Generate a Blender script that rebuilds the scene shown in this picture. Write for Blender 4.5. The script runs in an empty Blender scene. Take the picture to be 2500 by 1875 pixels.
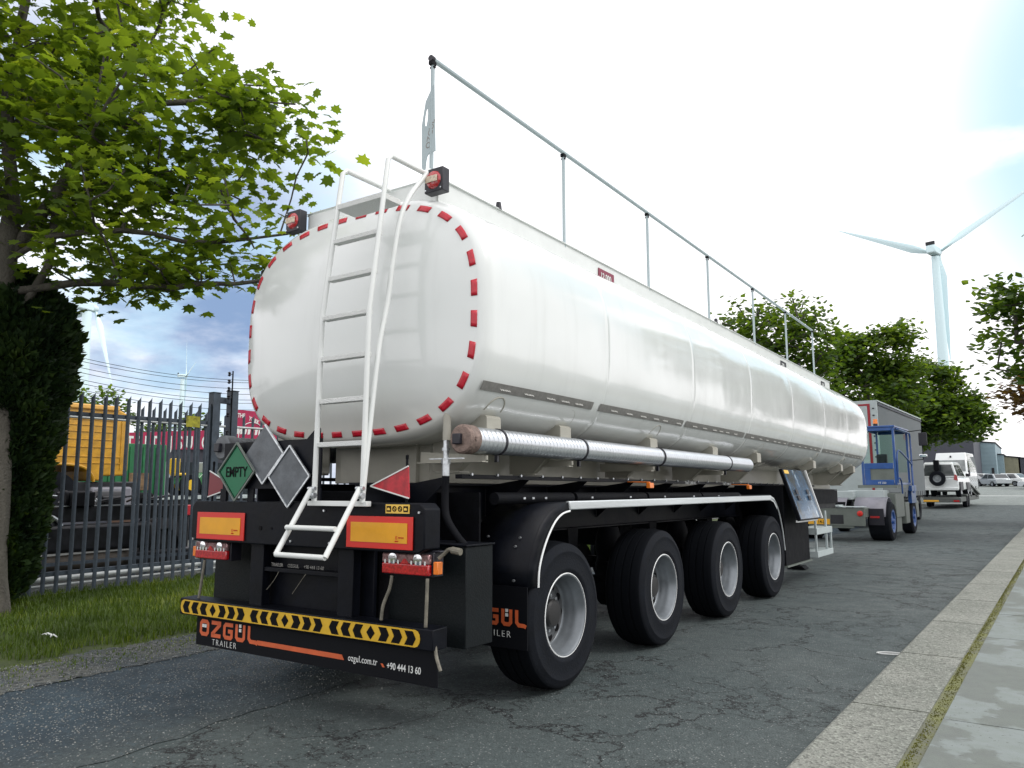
import bpy, bmesh, math, random
import numpy as np
from mathutils import Vector, Matrix
from math import sin, cos, pi, radians, sqrt, atan2, hypot
random.seed(7); RNG = np.random.default_rng(11)
scn = bpy.context.scene
COL = scn.collection

# ------------------------------------------------------------------ camera
CP = Vector((4.2354, -5.0978, 1.492)); FPX = 1879.4; PITCH, YAW, ROLL = .1305, .5957, -.0053
_h = Vector((-sin(YAW), cos(YAW), 0)); _r = Vector((cos(YAW), sin(YAW), 0)); _u = Vector((0, 0, 1))
_F = _h*cos(PITCH)+_u*sin(PITCH); _U = _u*cos(PITCH)-_h*sin(PITCH)
_R = _r*cos(ROLL)+_U*sin(ROLL); _U = _U*cos(ROLL)-_r*sin(ROLL)
cd = bpy.data.cameras.new('camera'); cam = bpy.data.objects.new('camera', cd); COL.objects.link(cam)
cd.sensor_width = 36; cd.lens = 36*FPX/2500; cd.clip_end = 5000; cd.clip_start = .05
cam.matrix_world = Matrix(((_R.x, _U.x, -_F.x, CP.x), (_R.y, _U.y, -_F.y, CP.y), (_R.z, _U.z, -_F.z, CP.z), (0, 0, 0, 1)))
scn.camera = cam

# ------------------------------------------------------------------ world, sun, exposure
SUN_EL, SUN_AZ = radians(48), radians(75)      # azimuth clockwise from +Y
w = bpy.data.worlds.new("World"); scn.world = w; w.use_nodes = True
nt = w.node_tree; nt.nodes.clear(); N = nt.nodes.new; L = nt.links.new
out = N('ShaderNodeOutputWorld')
sky = N('ShaderNodeTexSky'); sky.sky_type = 'NISHITA'; sky.sun_disc = False
sky.sun_elevation = SUN_EL; sky.sun_rotation = SUN_AZ; sky.dust_density = 2.0
bgs = N('ShaderNodeBackground'); bgs.inputs[1].default_value = .13; L(sky.outputs[0], bgs.inputs[0])
tc = N('ShaderNodeTexCoord'); mp = N('ShaderNodeMapping'); mp.inputs['Scale'].default_value = (1, 1, 2.6)
L(tc.outputs['Generated'], mp.inputs[0])
def wnoise(scale, detail, loc=(0, 0, 0), rough=.55):
    m2 = N('ShaderNodeMapping'); m2.inputs['Location'].default_value = loc; L(mp.outputs[0], m2.inputs[0])
    n = N('ShaderNodeTexNoise'); n.inputs['Scale'].default_value = scale; n.inputs['Detail'].default_value = detail
    n.inputs['Roughness'].default_value = rough; L(m2.outputs[0], n.inputs['Vector']); return n.outputs[0]
def wmath(op, a, b=None, c=None):
    m = N('ShaderNodeMath'); m.operation = op
    for i, v in enumerate((a, b, c)):
        if v is None: continue
        if isinstance(v, (int, float)): m.inputs[i].default_value = v
        else: L(v, m.inputs[i])
    return m.outputs[0]
def wlobe(d, lo, hi):
    v = N('ShaderNodeVectorMath'); v.operation = 'DOT_PRODUCT'; L(tc.outputs['Generated'], v.inputs[0])
    v.inputs[1].default_value = Vector(d).normalized()
    r = N('ShaderNodeMapRange'); r.interpolation_type = 'SMOOTHSTEP'; L(v.outputs['Value'], r.inputs[0])
    r.inputs[1].default_value = lo; r.inputs[2].default_value = hi; return r.outputs[0]
def wrange(x, a, b, c=0., d=1.):
    r = N('ShaderNodeMapRange'); r.interpolation_type = 'SMOOTHSTEP'; L(x, r.inputs[0])
    for i, v in enumerate((a, b, c, d)): r.inputs[i+1].default_value = v
    return r.outputs[0]
def wmix(f, a, b):
    m = N('ShaderNodeMix'); m.data_type = 'RGBA'; L(f, m.inputs[0])
    for i, v in ((6, a), (7, b)):
        if isinstance(v, tuple): m.inputs[i].default_value = (*v, 1)
        else: L(v, m.inputs[i])
    return m.outputs[2]
n1 = wnoise(2.6, 7, (1.3, .2, .4)); n2 = wnoise(5.5, 6, (4, 2, 1)); n3 = wnoise(1.5, 4, (9, 3, 5))
white = wmix(wrange(n3, .35, .65), (1.14, 1.12, 1.14), (1.36, 1.33, 1.35))
# a bank of blue-grey cloud low on the left, breaking up towards its edges
bank = wmath('MULTIPLY', wlobe((-.905, .40, .10), .86, .97), wrange(n1, .30, .50))
grey = wmix(wrange(n2, .38, .62), (.23, .335, .54), (.50, .63, .82))
cl = wmix(bank, white, grey)
bgc = N('ShaderNodeBackground'); bgc.inputs[1].default_value = 1.0; L(cl, bgc.inputs[0])
# thin spots where pale blue sky shows on the right and just over the bank
gapR = wmath('MULTIPLY', wlobe((.20, .92, .36), .955, .985), wrange(n1, .34, .50))
gapL = wmath('MULTIPLY', wlobe((-.80, .52, .30), .93, .99), wrange(n2, .42, .60))
gap = wmath('MULTIPLY', wmath('MAXIMUM', gapR, wmath('MULTIPLY', gapL, .5)), .72)
bgp = N('ShaderNodeBackground'); bgp.inputs[0].default_value = (.42, .80, .98, 1); bgp.inputs[1].default_value = .82
mxg = N('ShaderNodeMixShader'); L(gap, mxg.inputs[0]); L(bgc.outputs[0], mxg.inputs[1]); L(bgp.outputs[0], mxg.inputs[2])
mx = N('ShaderNodeMixShader'); mx.inputs[0].default_value = .93; L(bgs.outputs[0], mx.inputs[1]); L(mxg.outputs[0], mx.inputs[2])
L(mx.outputs[0], out.inputs[0])
sd = bpy.data.lights.new('sun', 'SUN'); sd.energy = 1.1; sd.angle = radians(14); sd.color = (1, .98, .94)
sun = bpy.data.objects.new('sun', sd); COL.objects.link(sun)
sdir = Vector((sin(SUN_AZ)*cos(SUN_EL), cos(SUN_AZ)*cos(SUN_EL), sin(SUN_EL)))
sun.rotation_euler = sdir.to_track_quat('Z', 'Y').to_euler()
vs = scn.view_settings; vs.view_transform = 'Standard'; vs.look = 'None'; vs.gamma = 1; vs.exposure = .28; vs.use_curve_mapping = False

# ------------------------------------------------------------------ helpers
def at(px, py, axis, val):          # pixel of the 2212 px wide view -> world point on a plane
    k = 2500/2212; d = _F+_R*((px*k-1250)/FPX)+_U*((937.5-py*k)/FPX); t = (val-CP[axis])/d[axis]
    return CP+d*t
def tag(o, label=None, cat=None, group=None, kind=None):
    for k, v in (('label', label), ('category', cat), ('group', group), ('kind', kind)):
        if v: o[k] = v
    return o
def thing(name, label, cat, loc=(0, 0, 0), rz=0, group=None, rx=0):
    o = bpy.data.objects.new(name, None); COL.objects.link(o); o.location = loc; o.rotation_euler = (rx, 0, rz)
    return tag(o, label, cat, group)
def kids(o): return [c for c in bpy.data.objects if c.parent == o]
def dup(o, parent=None):
    c = o.copy(); COL.objects.link(c); c.parent = parent
    for ch in kids(o): dup(ch, c)
    return c
class MB:
    def __init__(s): s.v = []; s.f = []; s.m = []
    def add(s, vs, fs, m=0):
        b = len(s.v); s.v += [tuple(v) for v in vs]; s.f += [tuple(b+i for i in f) for f in fs]; s.m += [m]*len(fs); return s
    def box(s, x0, x1, y0, y1, z0, z1, m=0):
        return s.add([(x, y, z) for z in (z0, z1) for y in (y0, y1) for x in (x0, x1)],
                     [(0, 2, 3, 1), (4, 5, 7, 6), (0, 1, 5, 4), (2, 6, 7, 3), (0, 4, 6, 2), (1, 3, 7, 5)], m)
    def beam(s, a, b, wx, wz, m=0, up=(0, 0, 1)):   # box section between two points
        a, b = Vector(a), Vector(b); d = (b-a).normalized(); sd_ = d.cross(Vector(up)); sd_ = sd_.normalized() if sd_.length > 1e-4 else Vector((1, 0, 0)); u = sd_.cross(d)
        vs_ = [p+sd_*(i*wx/2)+u*(j*wz/2) for p in (a, b) for i, j in ((-1, -1), (1, -1), (1, 1), (-1, 1))]
        return s.add(vs_, [(0, 3, 2, 1), (4, 5, 6, 7), (0, 1, 5, 4), (1, 2, 6, 5), (2, 3, 7, 6), (3, 0, 4, 7)], m)
    def tube(s, pts, r, n=10, m=0, cap=True):
        pts = [Vector(p) for p in pts]; k = len(pts); rr = r if isinstance(r, (list, tuple)) else [r]*k
        t0 = (pts[1]-pts[0]).normalized(); ref = Vector((0, 0, 1)) if abs(t0.z) < .9 else Vector((1, 0, 0)); nrm = t0.cross(ref).normalized()
        vs_ = []
        for i, p in enumerate(pts):
            t = ((pts[min(i+1, k-1)]-pts[max(i-1, 0)])).normalized(); nrm = (nrm-t*nrm.dot(t)).normalized(); bn = t.cross(nrm)
            vs_ += [p+(nrm*cos(2*pi*j/n)+bn*sin(2*pi*j/n))*rr[i] for j in range(n)]
        fs = [(i*n+j, i*n+(j+1) % n, (i+1)*n+(j+1) % n, (i+1)*n+j) for i in range(k-1) for j in range(n)]
        if cap: fs += [tuple(range(n))[::-1], tuple((k-1)*n+j for j in range(n))]
        return s.add(vs_, fs, m)
    def cyl(s, a, b, r, r2=None, n=20, m=0): return s.tube([a, b], [r, r if r2 is None else r2], n, m)
    def lathe(s, prof, n=40, axis=0, c=(0, 0, 0), m=0, mats=None):   # prof: (radius, along)
        o = []; 
        for r, a in prof:
            for j in range(n):
                p = [0, 0, 0]; p[axis] = a; p[(axis+1) % 3] = r*cos(2*pi*j/n); p[(axis+2) % 3] = r*sin(2*pi*j/n)
                o.append((p[0]+c[0], p[1]+c[1], p[2]+c[2]))
        for i in range(len(prof)-1):
            pass
        b = len(s.v); s.v += o
        for i in range(len(prof)-1):
            for j in range(n):
                s.f.append((b+i*n+j, b+i*n+(j+1) % n, b+(i+1)*n+(j+1) % n, b+(i+1)*n+j)); s.m.append(mats[i] if mats else m)
        return s
    def prism(s, poly, axis, a0, a1, m=0):           # 2D polygon in the other two axes (in xyz order)
        o = [i for i in range(3) if i != axis]; vs_ = []
        for a in (a0, a1):
            for p in poly:
                q = [0, 0, 0]; q[axis] = a; q[o[0]] = p[0]; q[o[1]] = p[1]; vs_.append(q)
        n = len(poly)
        return s.add(vs_, [tuple(range(n))[::-1], tuple(range(n, 2*n))]+[(i, (i+1) % n, n+(i+1) % n, n+i) for i in range(n)], m)
    def strip(s, A, B, m=0):                          # ribbon between two rows of points
        n = len(A); return s.add(list(A)+list(B), [(i, i+1, n+i+1, n+i) for i in range(n-1)], m)
    def build(s, name, mats, parent=None, bevel=0, smooth=35, loc=None, recalc=True):
        me = bpy.data.meshes.new(name); me.from_pydata(s.v, [], s.f)
        mats = mats if isinstance(mats, (list, tuple)) else [mats]
        for m in mats: me.materials.append(m)
        me.polygons.foreach_set('material_index', s.m)
        if recalc:
            bm = bmesh.new(); bm.from_mesh(me); bmesh.ops.recalc_face_normals(bm, faces=bm.faces); bm.to_mesh(me); bm.free()
        if smooth:
            me.polygons.foreach_set('use_smooth', [True]*len(me.polygons)); me.set_sharp_from_angle(angle=radians(smooth))
        me.update()
        o = bpy.data.objects.new(name, me); COL.objects.link(o)
        if parent: o.parent = parent
        if loc: o.location = loc
        if bevel:
            b = o.modifiers.new('bevel', 'BEVEL'); b.width = bevel; b.segments = 2; b.limit_method = 'ANGLE'; b.angle_limit = radians(40)
        return o
def rawmesh(name, verts, faces_flat, nper, mats, parent=None, attr=None):
    me = bpy.data.meshes.new(name); nv = len(verts); nf = len(faces_flat)//nper
    me.vertices.add(nv); me.vertices.foreach_set('co', np.asarray(verts, np.float32).ravel())
    me.loops.add(nf*nper); me.loops.foreach_set('vertex_index', np.asarray(faces_flat, np.int32).ravel())
    me.polygons.add(nf); me.polygons.foreach_set('loop_start', np.arange(0, nf*nper, nper, dtype=np.int32))
    me.update(calc_edges=True)
    if attr is not None:
        a = me.attributes.new('tone', 'FLOAT', 'POINT'); a.data.foreach_set('value', np.asarray(attr, np.float32))
    for m in (mats if isinstance(mats, (list, tuple)) else [mats]): me.materials.append(m)
    o = bpy.data.objects.new(name, me); COL.objects.link(o)
    if parent: o.parent = parent
    return o
def text(s, size, mat, parent, loc, face='rear', bold=0, sx=1, name='lettering', ext=.001, spacing=1, align='LEFT'):
    cu = bpy.data.curves.new('t', 'FONT'); cu.body = s; cu.size = size; cu.offset = bold; cu.extrude = ext; cu.space_character = spacing
    cu.align_x = align; cu.resolution_u = 3
    t = bpy.data.objects.new('t', cu); COL.objects.link(t); dg = bpy.context.evaluated_depsgraph_get(); dg.update()
    me = bpy.data.meshes.new_from_object(t.evaluated_get(dg)); bpy.data.objects.remove(t)
    me.materials.clear(); me.materials.append(mat)
    R = {'rear': Matrix(((1, 0, 0), (0, 0, -1), (0, 1, 0))), 'right': Matrix(((0, 0, 1), (1, 0, 0), (0, 1, 0)))}[face].to_4x4() if isinstance(face, str) else face
    me.transform(R @ Matrix.Diagonal((sx, 1, 1, 1))); me.name = name
    o = bpy.data.objects.new(name, me); COL.objects.link(o); o.parent = parent; o.location = loc; return o

def ribbon(b, path, w_, y, closed=False, th=.003):
    n = len(path); P = [Vector((p[0], p[1])) for p in path]; Lf = []; Rt = []
    for i in range(n):
        a = P[i-1] if (i > 0 or closed) else None; c = P[(i+1) % n] if (i < n-1 or closed) else None
        d1 = (P[i]-a).normalized() if a is not None else (c-P[i]).normalized(); d2 = (c-P[i]).normalized() if c is not None else d1
        n1_ = Vector((-d1.y, d1.x)); n2_ = Vector((-d2.y, d2.x)); m_ = (n1_+n2_); m_ = m_/max(.35, m_.length_squared)*2*w_/2 if m_.length > 1e-4 else n1_*w_/2
        Lf.append(P[i]+m_); Rt.append(P[i]-m_)
    V = [(p.x, y-th, p.y) for p in Lf]+[(p.x, y-th, p.y) for p in Rt]; r_ = range(n if closed else n-1)
    b.add(V, [(i, (i+1) % n, n+(i+1) % n, n+i) for i in r_])
def logo(parent, x, y, z, wd, k_, h):
    """blocky orange maker's name; white squares stand in the counters of the first and fourth letters"""
    t = h*.235; lw = wd*.17; g = wd*.042; c = h*.16; b = MB(); X = x
    def rr(x0, x1, z0, z1, c_): return [(x0+c_, z0), (x1-c_, z0), (x1, z0+c_), (x1, z1-c_), (x1-c_, z1), (x0+c_, z1), (x0, z1-c_), (x0, z0+c_)]
    h2 = t/2; z0, z1 = z+h2, z+h-h2
    ribbon(b, rr(X+h2, X+lw-h2, z0, z1, c*.8), t, y, True); sq = [(X+lw*.38, z+h*.62), (X+lw*.62, z+h*.62)]; X += lw+g
    ribbon(b, [(X, z1), (X+lw-h2, z1), (X+lw-h2, z1-c*.6), (X+h2, z0+c*.6), (X+h2, z0), (X+lw, z0)], t, y); X += lw+g
    ribbon(b, [(X+lw, z1), (X+h2+c*.8, z1), (X+h2, z1-c*.8), (X+h2, z0+c*.8), (X+h2+c*.8, z0), (X+lw-h2-c*.5, z0), (X+lw-h2, z0+c*.5), (X+lw-h2, (z0+z1)/2), (X+lw*.5, (z0+z1)/2)], t, y); X += lw+g
    ribbon(b, [(X+h2, z1+h2), (X+h2, z0+c*.8), (X+h2+c*.8, z0), (X+lw-h2-c*.8, z0), (X+lw-h2, z0+c*.8), (X+lw-h2, z1+h2)], t, y); sq += [(X+lw*.5, z+h*.92), (X+lw*.5, z+h*.66)]; X += lw+g
    ribbon(b, [(X+h2, z1+h2), (X+h2, z0+c), (X+h2+c, z0), (X+lw*.80, z0), (X+lw*.98, z0-h*.07)], t, y)
    b.build('lettering', m_logo, parent, smooth=0); b = MB()
    for sx_, sz_ in sq: s_ = t*.40; b.box(sx_-s_, sx_+s_, y-.006, y-.0005, sz_-s_, sz_+s_)
    b.build('logo_square', m_wlet, parent)

# ------------------------------------------------------------------ materials
def mat(name, col, rough=.5, metal=0., spec=.5, var=0., vscale=6., bump=0., bscale=60., coat=0., col2=None, vdet=4, emit=None, vstretch=None):
    m = bpy.data.materials.new(name); m.use_nodes = True; t = m.node_tree; b = t.nodes['Principled BSDF']
    b.inputs['Base Color'].default_value = (*col, 1); b.inputs['Roughness'].default_value = rough; b.inputs['Metallic'].default_value = metal
    b.inputs['Specular IOR Level'].default_value = spec; b.inputs['Coat Weight'].default_value = coat; b.inputs['Coat Roughness'].default_value = .08
    if emit: b.inputs['Emission Color'].default_value = (*col, 1); b.inputs['Emission Strength'].default_value = emit
    c = t.nodes.new('ShaderNodeTexCoord'); src = c.outputs['Object']
    if vstretch:
        q = t.nodes.new('ShaderNodeMapping'); q.inputs['Scale'].default_value = vstretch; t.links.new(src, q.inputs[0]); vsrc = q.outputs[0]
    else: vsrc = src
    if var or col2:
        n = t.nodes.new('ShaderNodeTexNoise'); n.inputs['Scale'].default_value = vscale; n.inputs['Detail'].default_value = vdet; n.inputs['Roughness'].default_value = .6
        t.links.new(vsrc, n.inputs['Vector']); r = t.nodes.new('ShaderNodeValToRGB'); t.links.new(n.outputs[0], r.inputs[0])
        c2 = col2 or tuple(x*(1+var) for x in col); c1 = tuple(x*(1-var) for x in col) if not col2 else col
        r.color_ramp.elements[0].color = (*c1, 1); r.color_ramp.elements[1].color = (*c2, 1); r.color_ramp.elements[0].position = .32; r.color_ramp.elements[1].position = .68
        t.links.new(r.outputs[0], b.inputs['Base Color'])
        k = t.nodes.new('ShaderNodeMapRange'); t.links.new(n.outputs[0], k.inputs[0]); k.inputs[3].default_value = rough*.8; k.inputs[4].default_value = min(1, rough*1.25); t.links.new(k.outputs[0], b.inputs['Roughness'])
    if bump:
        n = t.nodes.new('ShaderNodeTexNoise'); n.inputs['Scale'].default_value = bscale; n.inputs['Detail'].default_value = 3; t.links.new(src, n.inputs['Vector'])
        u = t.nodes.new('ShaderNodeBump'); u.inputs['Strength'].default_value = bump; u.inputs['Distance'].default_value = .02; t.links.new(n.outputs[0], u.inputs['Height']); t.links.new(u.outputs[0], b.inputs['Normal'])
    return m
class NT:                                            # small node helper for the bigger materials
    def __init__(s, m): s.t = m.node_tree; s.b = s.t.nodes['Principled BSDF']
    def n(s, typ, ins={}, **kw):
        x = s.t.nodes.new(typ)
        for k, v in kw.items(): setattr(x, k, v)
        for k, v in ins.items():
            if hasattr(v, 'is_output') or isinstance(v, bpy.types.NodeSocket): s.t.links.new(v, x.inputs[k])
            else: x.inputs[k].default_value = v
        return x
    def math(s, op, a, b=0., c=0.): return s.n('ShaderNodeMath', {0: a, 1: b, 2: c}, operation=op).outputs[0]
    def rng(s, x, a, b, c=0., d=1.): return s.n('ShaderNodeMapRange', {0: x, 1: a, 2: b, 3: c, 4: d}, interpolation_type='SMOOTHSTEP').outputs[0]
    def mix(s, f, a, b, mode='MIX'):
        a = (*a, 1) if isinstance(a, tuple) else a; b = (*b, 1) if isinstance(b, tuple) else b
        return s.n('ShaderNodeMix', {0: f, 6: a, 7: b}, data_type='RGBA', blend_type=mode).outputs[2]
    def noise(s, vec, sc, det=4., rough=.55): return s.n('ShaderNodeTexNoise', {'Vector': vec, 'Scale': sc, 'Detail': det, 'Roughness': rough}).outputs[0]
    def pos(s, scale=(1, 1, 1), rot=(0, 0, 0), loc=(0, 0, 0)):
        c = s.n('ShaderNodeTexCoord'); return s.n('ShaderNodeMapping', {'Vector': c.outputs['Object'], 'Scale': scale, 'Rotation': rot, 'Location': loc}).outputs[0]
    def bump(s, h, strength, dist=.02): s.t.links.new(s.n('ShaderNodeBump', {'Height': h, 'Strength': strength, 'Distance': dist}).outputs[0], s.b.inputs['Normal'])
    def col(s, c): s.t.links.new(c, s.b.inputs['Base Color'])
    def rough(s, r): s.t.links.new(r, s.b.inputs['Roughness'])

def asphalt(name, c1, c2, crack_amt, speck, rough=.85, crack_scale=.9, feather=None):
    m = mat(name, c1, rough); k = NT(m); p = k.pos()
    big = k.noise(p, .45, 5, .6); mid = k.noise(p, 3.5, 5, .65); fine = k.noise(p, 90, 3, .7)
    base = k.mix(k.rng(big, .3, .7), c1, c2)
    if feather:                                   # thin resurfacing worn through towards its edge
        X = k.n('ShaderNodeSeparateXYZ', {0: p}).outputs[0]; f_ = k.rng(k.math('ADD', X, k.math('MULTIPLY', k.noise(p, 1.1, 6, .7), 1.4)), -.35, .55)
        base = k.mix(f_, base, k.mix(k.rng(big, .3, .7), *feather))
    base = k.mix(k.rng(mid, .35, .7, 0, .35), base, tuple(x*.6 for x in c1))
    vor = k.n('ShaderNodeTexVoronoi', {'Vector': p, 'Scale': 75.}, feature='F1')
    sel = k.n('ShaderNodeSeparateColor', {0: vor.outputs['Color']})
    st = k.math('MULTIPLY', k.rng(sel.outputs[0], .86, .9), k.rng(vor.outputs['Distance'], .45, .3))
    base = k.mix(k.math('MULTIPLY', st, speck), base, (.36, .37, .36)); mot = k.noise(p, 22, 4, .7); base = k.mix(k.rng(mot, .45, .68, 0, .5), base, tuple(x*.45 for x in c1)); base = k.mix(k.rng(mot, .45, .3, 0, .3), base, tuple(x*1.6 for x in c2))
    vor2 = k.n('ShaderNodeTexVoronoi', {'Vector': p, 'Scale': 140.}, feature='F1')
    sel2 = k.n('ShaderNodeSeparateColor', {0: vor2.outputs['Color']})
    base = k.mix(k.rng(sel2.outputs[1], .0, 1., .0, .5), base, tuple(x*.45 for x in c1))
    wv = k.n('ShaderNodeTexNoise', {'Vector': p, 'Scale': 2.2, 'Detail': 6., 'Roughness': .7}); ws = k.n('ShaderNodeVectorMath', {0: wv.outputs['Color'], 1: (.5, .5, .5)}, operation='SUBTRACT')
    wsc = k.n('ShaderNodeVectorMath', {0: ws.outputs[0], 'Scale': .9}, operation='SCALE'); wp = k.n('ShaderNodeVectorMath', {0: p, 1: wsc.outputs[0]}, operation='ADD').outputs[0]
    e = k.n('ShaderNodeTexVoronoi', {'Vector': wp, 'Scale': crack_scale}, feature='DISTANCE_TO_EDGE').outputs['Distance']
    e2 = k.n('ShaderNodeTexVoronoi', {'Vector': wp, 'Scale': crack_scale*3.1}, feature='DISTANCE_TO_EDGE').outputs['Distance']
    msk = k.rng(k.noise(p, .8, 4), .40, .50); msk2 = k.rng(k.noise(k.pos(loc=(7, 3, 0)), .7, 4), .48, .56)
    cr = k.math('MAXIMUM', k.math('MULTIPLY', k.rng(e, .014, .003), msk), k.math('MULTIPLY', k.rng(e2, .02, .005), msk2))
    cr = k.math('MULTIPLY', cr, crack_amt)
    k.col(k.mix(cr, base, (.006, .007, .008)))
    h = k.math('ADD', k.math('MULTIPLY', fine, .5), k.math('MULTIPLY', vor.outputs['Distance'], -.5)); h = k.math('SUBTRACT', h, k.math('MULTIPLY', cr, 1.6))
    k.bump(h, .8, .012); k.rough(k.rng(mid, .3, .7, rough-.12, rough+.08)); return m
m_asphalt = asphalt('road asphalt', (0.056, 0.078, 0.079), (0.088, 0.108, 0.105), 1, .8, crack_scale=.75, rough=.72)
m_patch = asphalt('patch asphalt', (0.0160, 0.0336, 0.0480), (0.0352, 0.0720, 0.0976), .25, .9, rough=.8, feather=((.068, .0864, .084), (.1024, .12, .1144)))
m_far = asphalt('far concrete', (0.2210, 0.2550, 0.2422), (0.2890, 0.3230, 0.3060), .3, .2)

def m_stone(name, c1, c2, sc, bump, chips=.5):
    m = mat(name, c1, .9); k = NT(m); p = k.pos(); a = k.noise(p, 1.3, 5, .6); f = k.noise(p, sc, 4, .75)
    c = k.mix(k.rng(a, .35, .65), c1, c2); v = k.n('ShaderNodeTexVoronoi', {'Vector': p, 'Scale': sc*.9}); s2 = k.n('ShaderNodeSeparateColor', {0: v.outputs['Color']})
    c = k.mix(k.rng(s2.outputs[0], .55, .95, 0, chips), c, tuple(x*.45 for x in c1)); c = k.mix(k.rng(s2.outputs[1], .8, .95, 0, chips), c, tuple(min(1, x*1.7) for x in c1))
    k.col(c); k.bump(k.math('ADD', f, v.outputs['Distance']), bump, .012); return m
m_kerb = m_stone('aggregate concrete', (0.2236, 0.2365, 0.2064), (0.2924, 0.3010, 0.2666), 70, .9, .75)
m_gravel = m_stone('gravel', (.052, .064, .070), (.115, .118, .102), 38, 1., .9)
m_dirt = m_stone('dirt', (.055, .055, .04), (.10, .095, .07), 30, .9)
# pavement slabs: wet-looking stains with hard outlines, lichen specks
m_slab = mat('pavement slab', (.42, .45, .41), .8); k = NT(m_slab); p = k.pos()
s1 = k.rng(k.noise(p, 1.6, 6, .6), .46, .50); s2 = k.rng(k.noise(k.pos(loc=(5, 1, 0)), 34, 3), .66, .70); s3 = k.noise(p, 9, 5)
c = k.mix(s1, (.215, .245, .24), (.12, .135, .122)); c = k.mix(k.rng(s3, .3, .7, 0, .4), c, (.155, .185, .155)); c = k.mix(s2, c, (.10, .11, .10)); k.col(c)
k.bump(k.noise(p, 120, 3), .25, .01); k.rough(k.math('SUBTRACT', .85, k.math('MULTIPLY', s1, .3)))
m_moss = mat('moss', (.13, .15, .02), .95, var=.5, vscale=14, bump=1., bscale=120)
m_soil = mat('verge soil', (.03, .045, .012), .95, col2=(.07, .095, .02), vscale=3, bump=.8, bscale=40)

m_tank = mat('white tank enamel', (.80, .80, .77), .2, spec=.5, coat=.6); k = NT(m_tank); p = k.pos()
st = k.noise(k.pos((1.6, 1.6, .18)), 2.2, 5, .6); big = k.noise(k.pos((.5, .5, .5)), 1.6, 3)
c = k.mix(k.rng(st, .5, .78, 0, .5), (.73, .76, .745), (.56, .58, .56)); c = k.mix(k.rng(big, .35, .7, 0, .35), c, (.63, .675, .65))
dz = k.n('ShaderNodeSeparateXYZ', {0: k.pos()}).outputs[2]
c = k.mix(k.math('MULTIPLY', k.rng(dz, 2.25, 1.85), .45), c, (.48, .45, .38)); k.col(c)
k.rough(k.rng(st, .3, .7, .10, .22)); wv = k.noise(k.pos((.35, .9, 1.0)), 1.5, 2, .4); k.bump(wv, .22, .12)
m_white = mat('white painted metal', (0.7030, 0.7315, 0.7125), .4, var=.04, vscale=5, coat=.2)
m_cream = mat('cream painted metal', (0.3440, 0.3360, 0.2840), .45, var=.08, vscale=5, coat=.1)
m_tread = mat('chequer plate', (.74, .76, .74), .45, bump=.6, bscale=150)
m_black = mat('black chassis paint', (0.0027, 0.0036, 0.0066), .45, spec=.16, var=.35, vscale=7, bump=.06, bscale=25)
m_black2 = mat('matt black steel', (0.0030, 0.0036, 0.0054), .65, spec=.15, var=.4, vscale=12, bump=.15, bscale=60)
m_cab = mat('dark grey side box', (0.0048, 0.0072, 0.0084), .55, spec=.2, var=.3, vscale=4, bump=.12, bscale=90)
m_tyre = mat('tyre rubber', (0.0081, 0.0099, 0.0136), .8, var=.25, vscale=9, bump=.2, bscale=70, spec=.16)
m_tread_shade = mat('shade-darkened tread rubber', (.004, .005, .007), .85, spec=.08)  # tread colour darkened to stand for the shade under the mudguards
m_disc = mat('dusty wheel disc', (.085, .09, .095), .5, metal=.3, var=.3, vscale=12)
m_tubeb = mat('dull beige plastic', (.15, .14, .11), .6, var=.3, vscale=20)
m_rim = mat('silver wheel paint', (0.2250, 0.2475, 0.2655), .36, metal=.5, var=.15, vscale=6)
m_hub = mat('hub black', (.02, .02, .02), .5)
m_galv = mat('galvanised steel', (.55, .58, .60), .3, metal=.85, var=.2, vscale=25, bump=.1, bscale=40)
m_alu = mat('brushed aluminium trim', (.66, .70, .71), .38, metal=.55, var=.12, vscale=14, bump=.08, bscale=80, vstretch=(1, .05, 1))
m_chrome = mat('polished metal', (.8, .82, .84), .12, metal=1)
m_brass = mat('tube cap casting', (0.2295, 0.1700, 0.1445), .6, metal=.3, var=.3, vscale=30, bump=.35, bscale=90)
m_rub = mat('black rubber', (0.0035, 0.0042, 0.0063), .7, spec=.15)
m_plas = mat('black plastic', (0.0132, 0.0132, 0.0204), .45, bump=.05)
m_red = mat('red reflective tape', (.50, .010, .028), .3, spec=.6, var=.15, vscale=60)
m_dred = mat('dark red edge', (.16, .004, .012), .35)
m_orange = mat('red marker border', (0.6120, 0.0238, 0.0153), .35)
m_yel = mat('yellow marker film', (0.7310, 0.3400, 0.0102), .4, var=.06, vscale=8)
m_byel = mat('bumper yellow film', (0.6120, 0.3740, 0.0170), .45, var=.12, vscale=10)
m_stick = mat('yellow sticker', (.78, .50, .08), .5)
m_ink = mat('black ink', (.004, .004, .005), .6, spec=.1)
m_logo = mat('orange lettering', (.56, .105, .030), .5, var=.15, vscale=12)
m_wlet = mat('white lettering', (.68, .70, .68), .5)
m_gtape = mat('grey reflective tape', (0.2295, 0.2253, 0.2125), .4, metal=.2, var=.15, vscale=30)
m_glet = mat('pale tape print', (.60, .60, .56), .5)
m_green = mat('placard green', (0.0048, 0.1360, 0.0576), .5, var=.08)
m_plac = mat('placard aluminium', (0.1080, 0.1200, 0.1320), .42, metal=.35, var=.3, vscale=9, bump=.1, bscale=30)
m_redl = mat('red lamp plastic', (.42, .010, .014), .12, spec=.8, coat=.6, var=.4, vscale=60)
m_clear = mat('clear lamp plastic', (.34, .20, .20), .1, metal=.6, var=.6, vscale=45)
m_amber = mat('amber lamp plastic', (.80, .20, .02), .25, coat=.5)
m_label = mat('lamp label', (.62, .52, .40), .6, var=.3, vscale=60)
m_wtrim = mat('white edge trim', (.85, .87, .86), .4)
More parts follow.
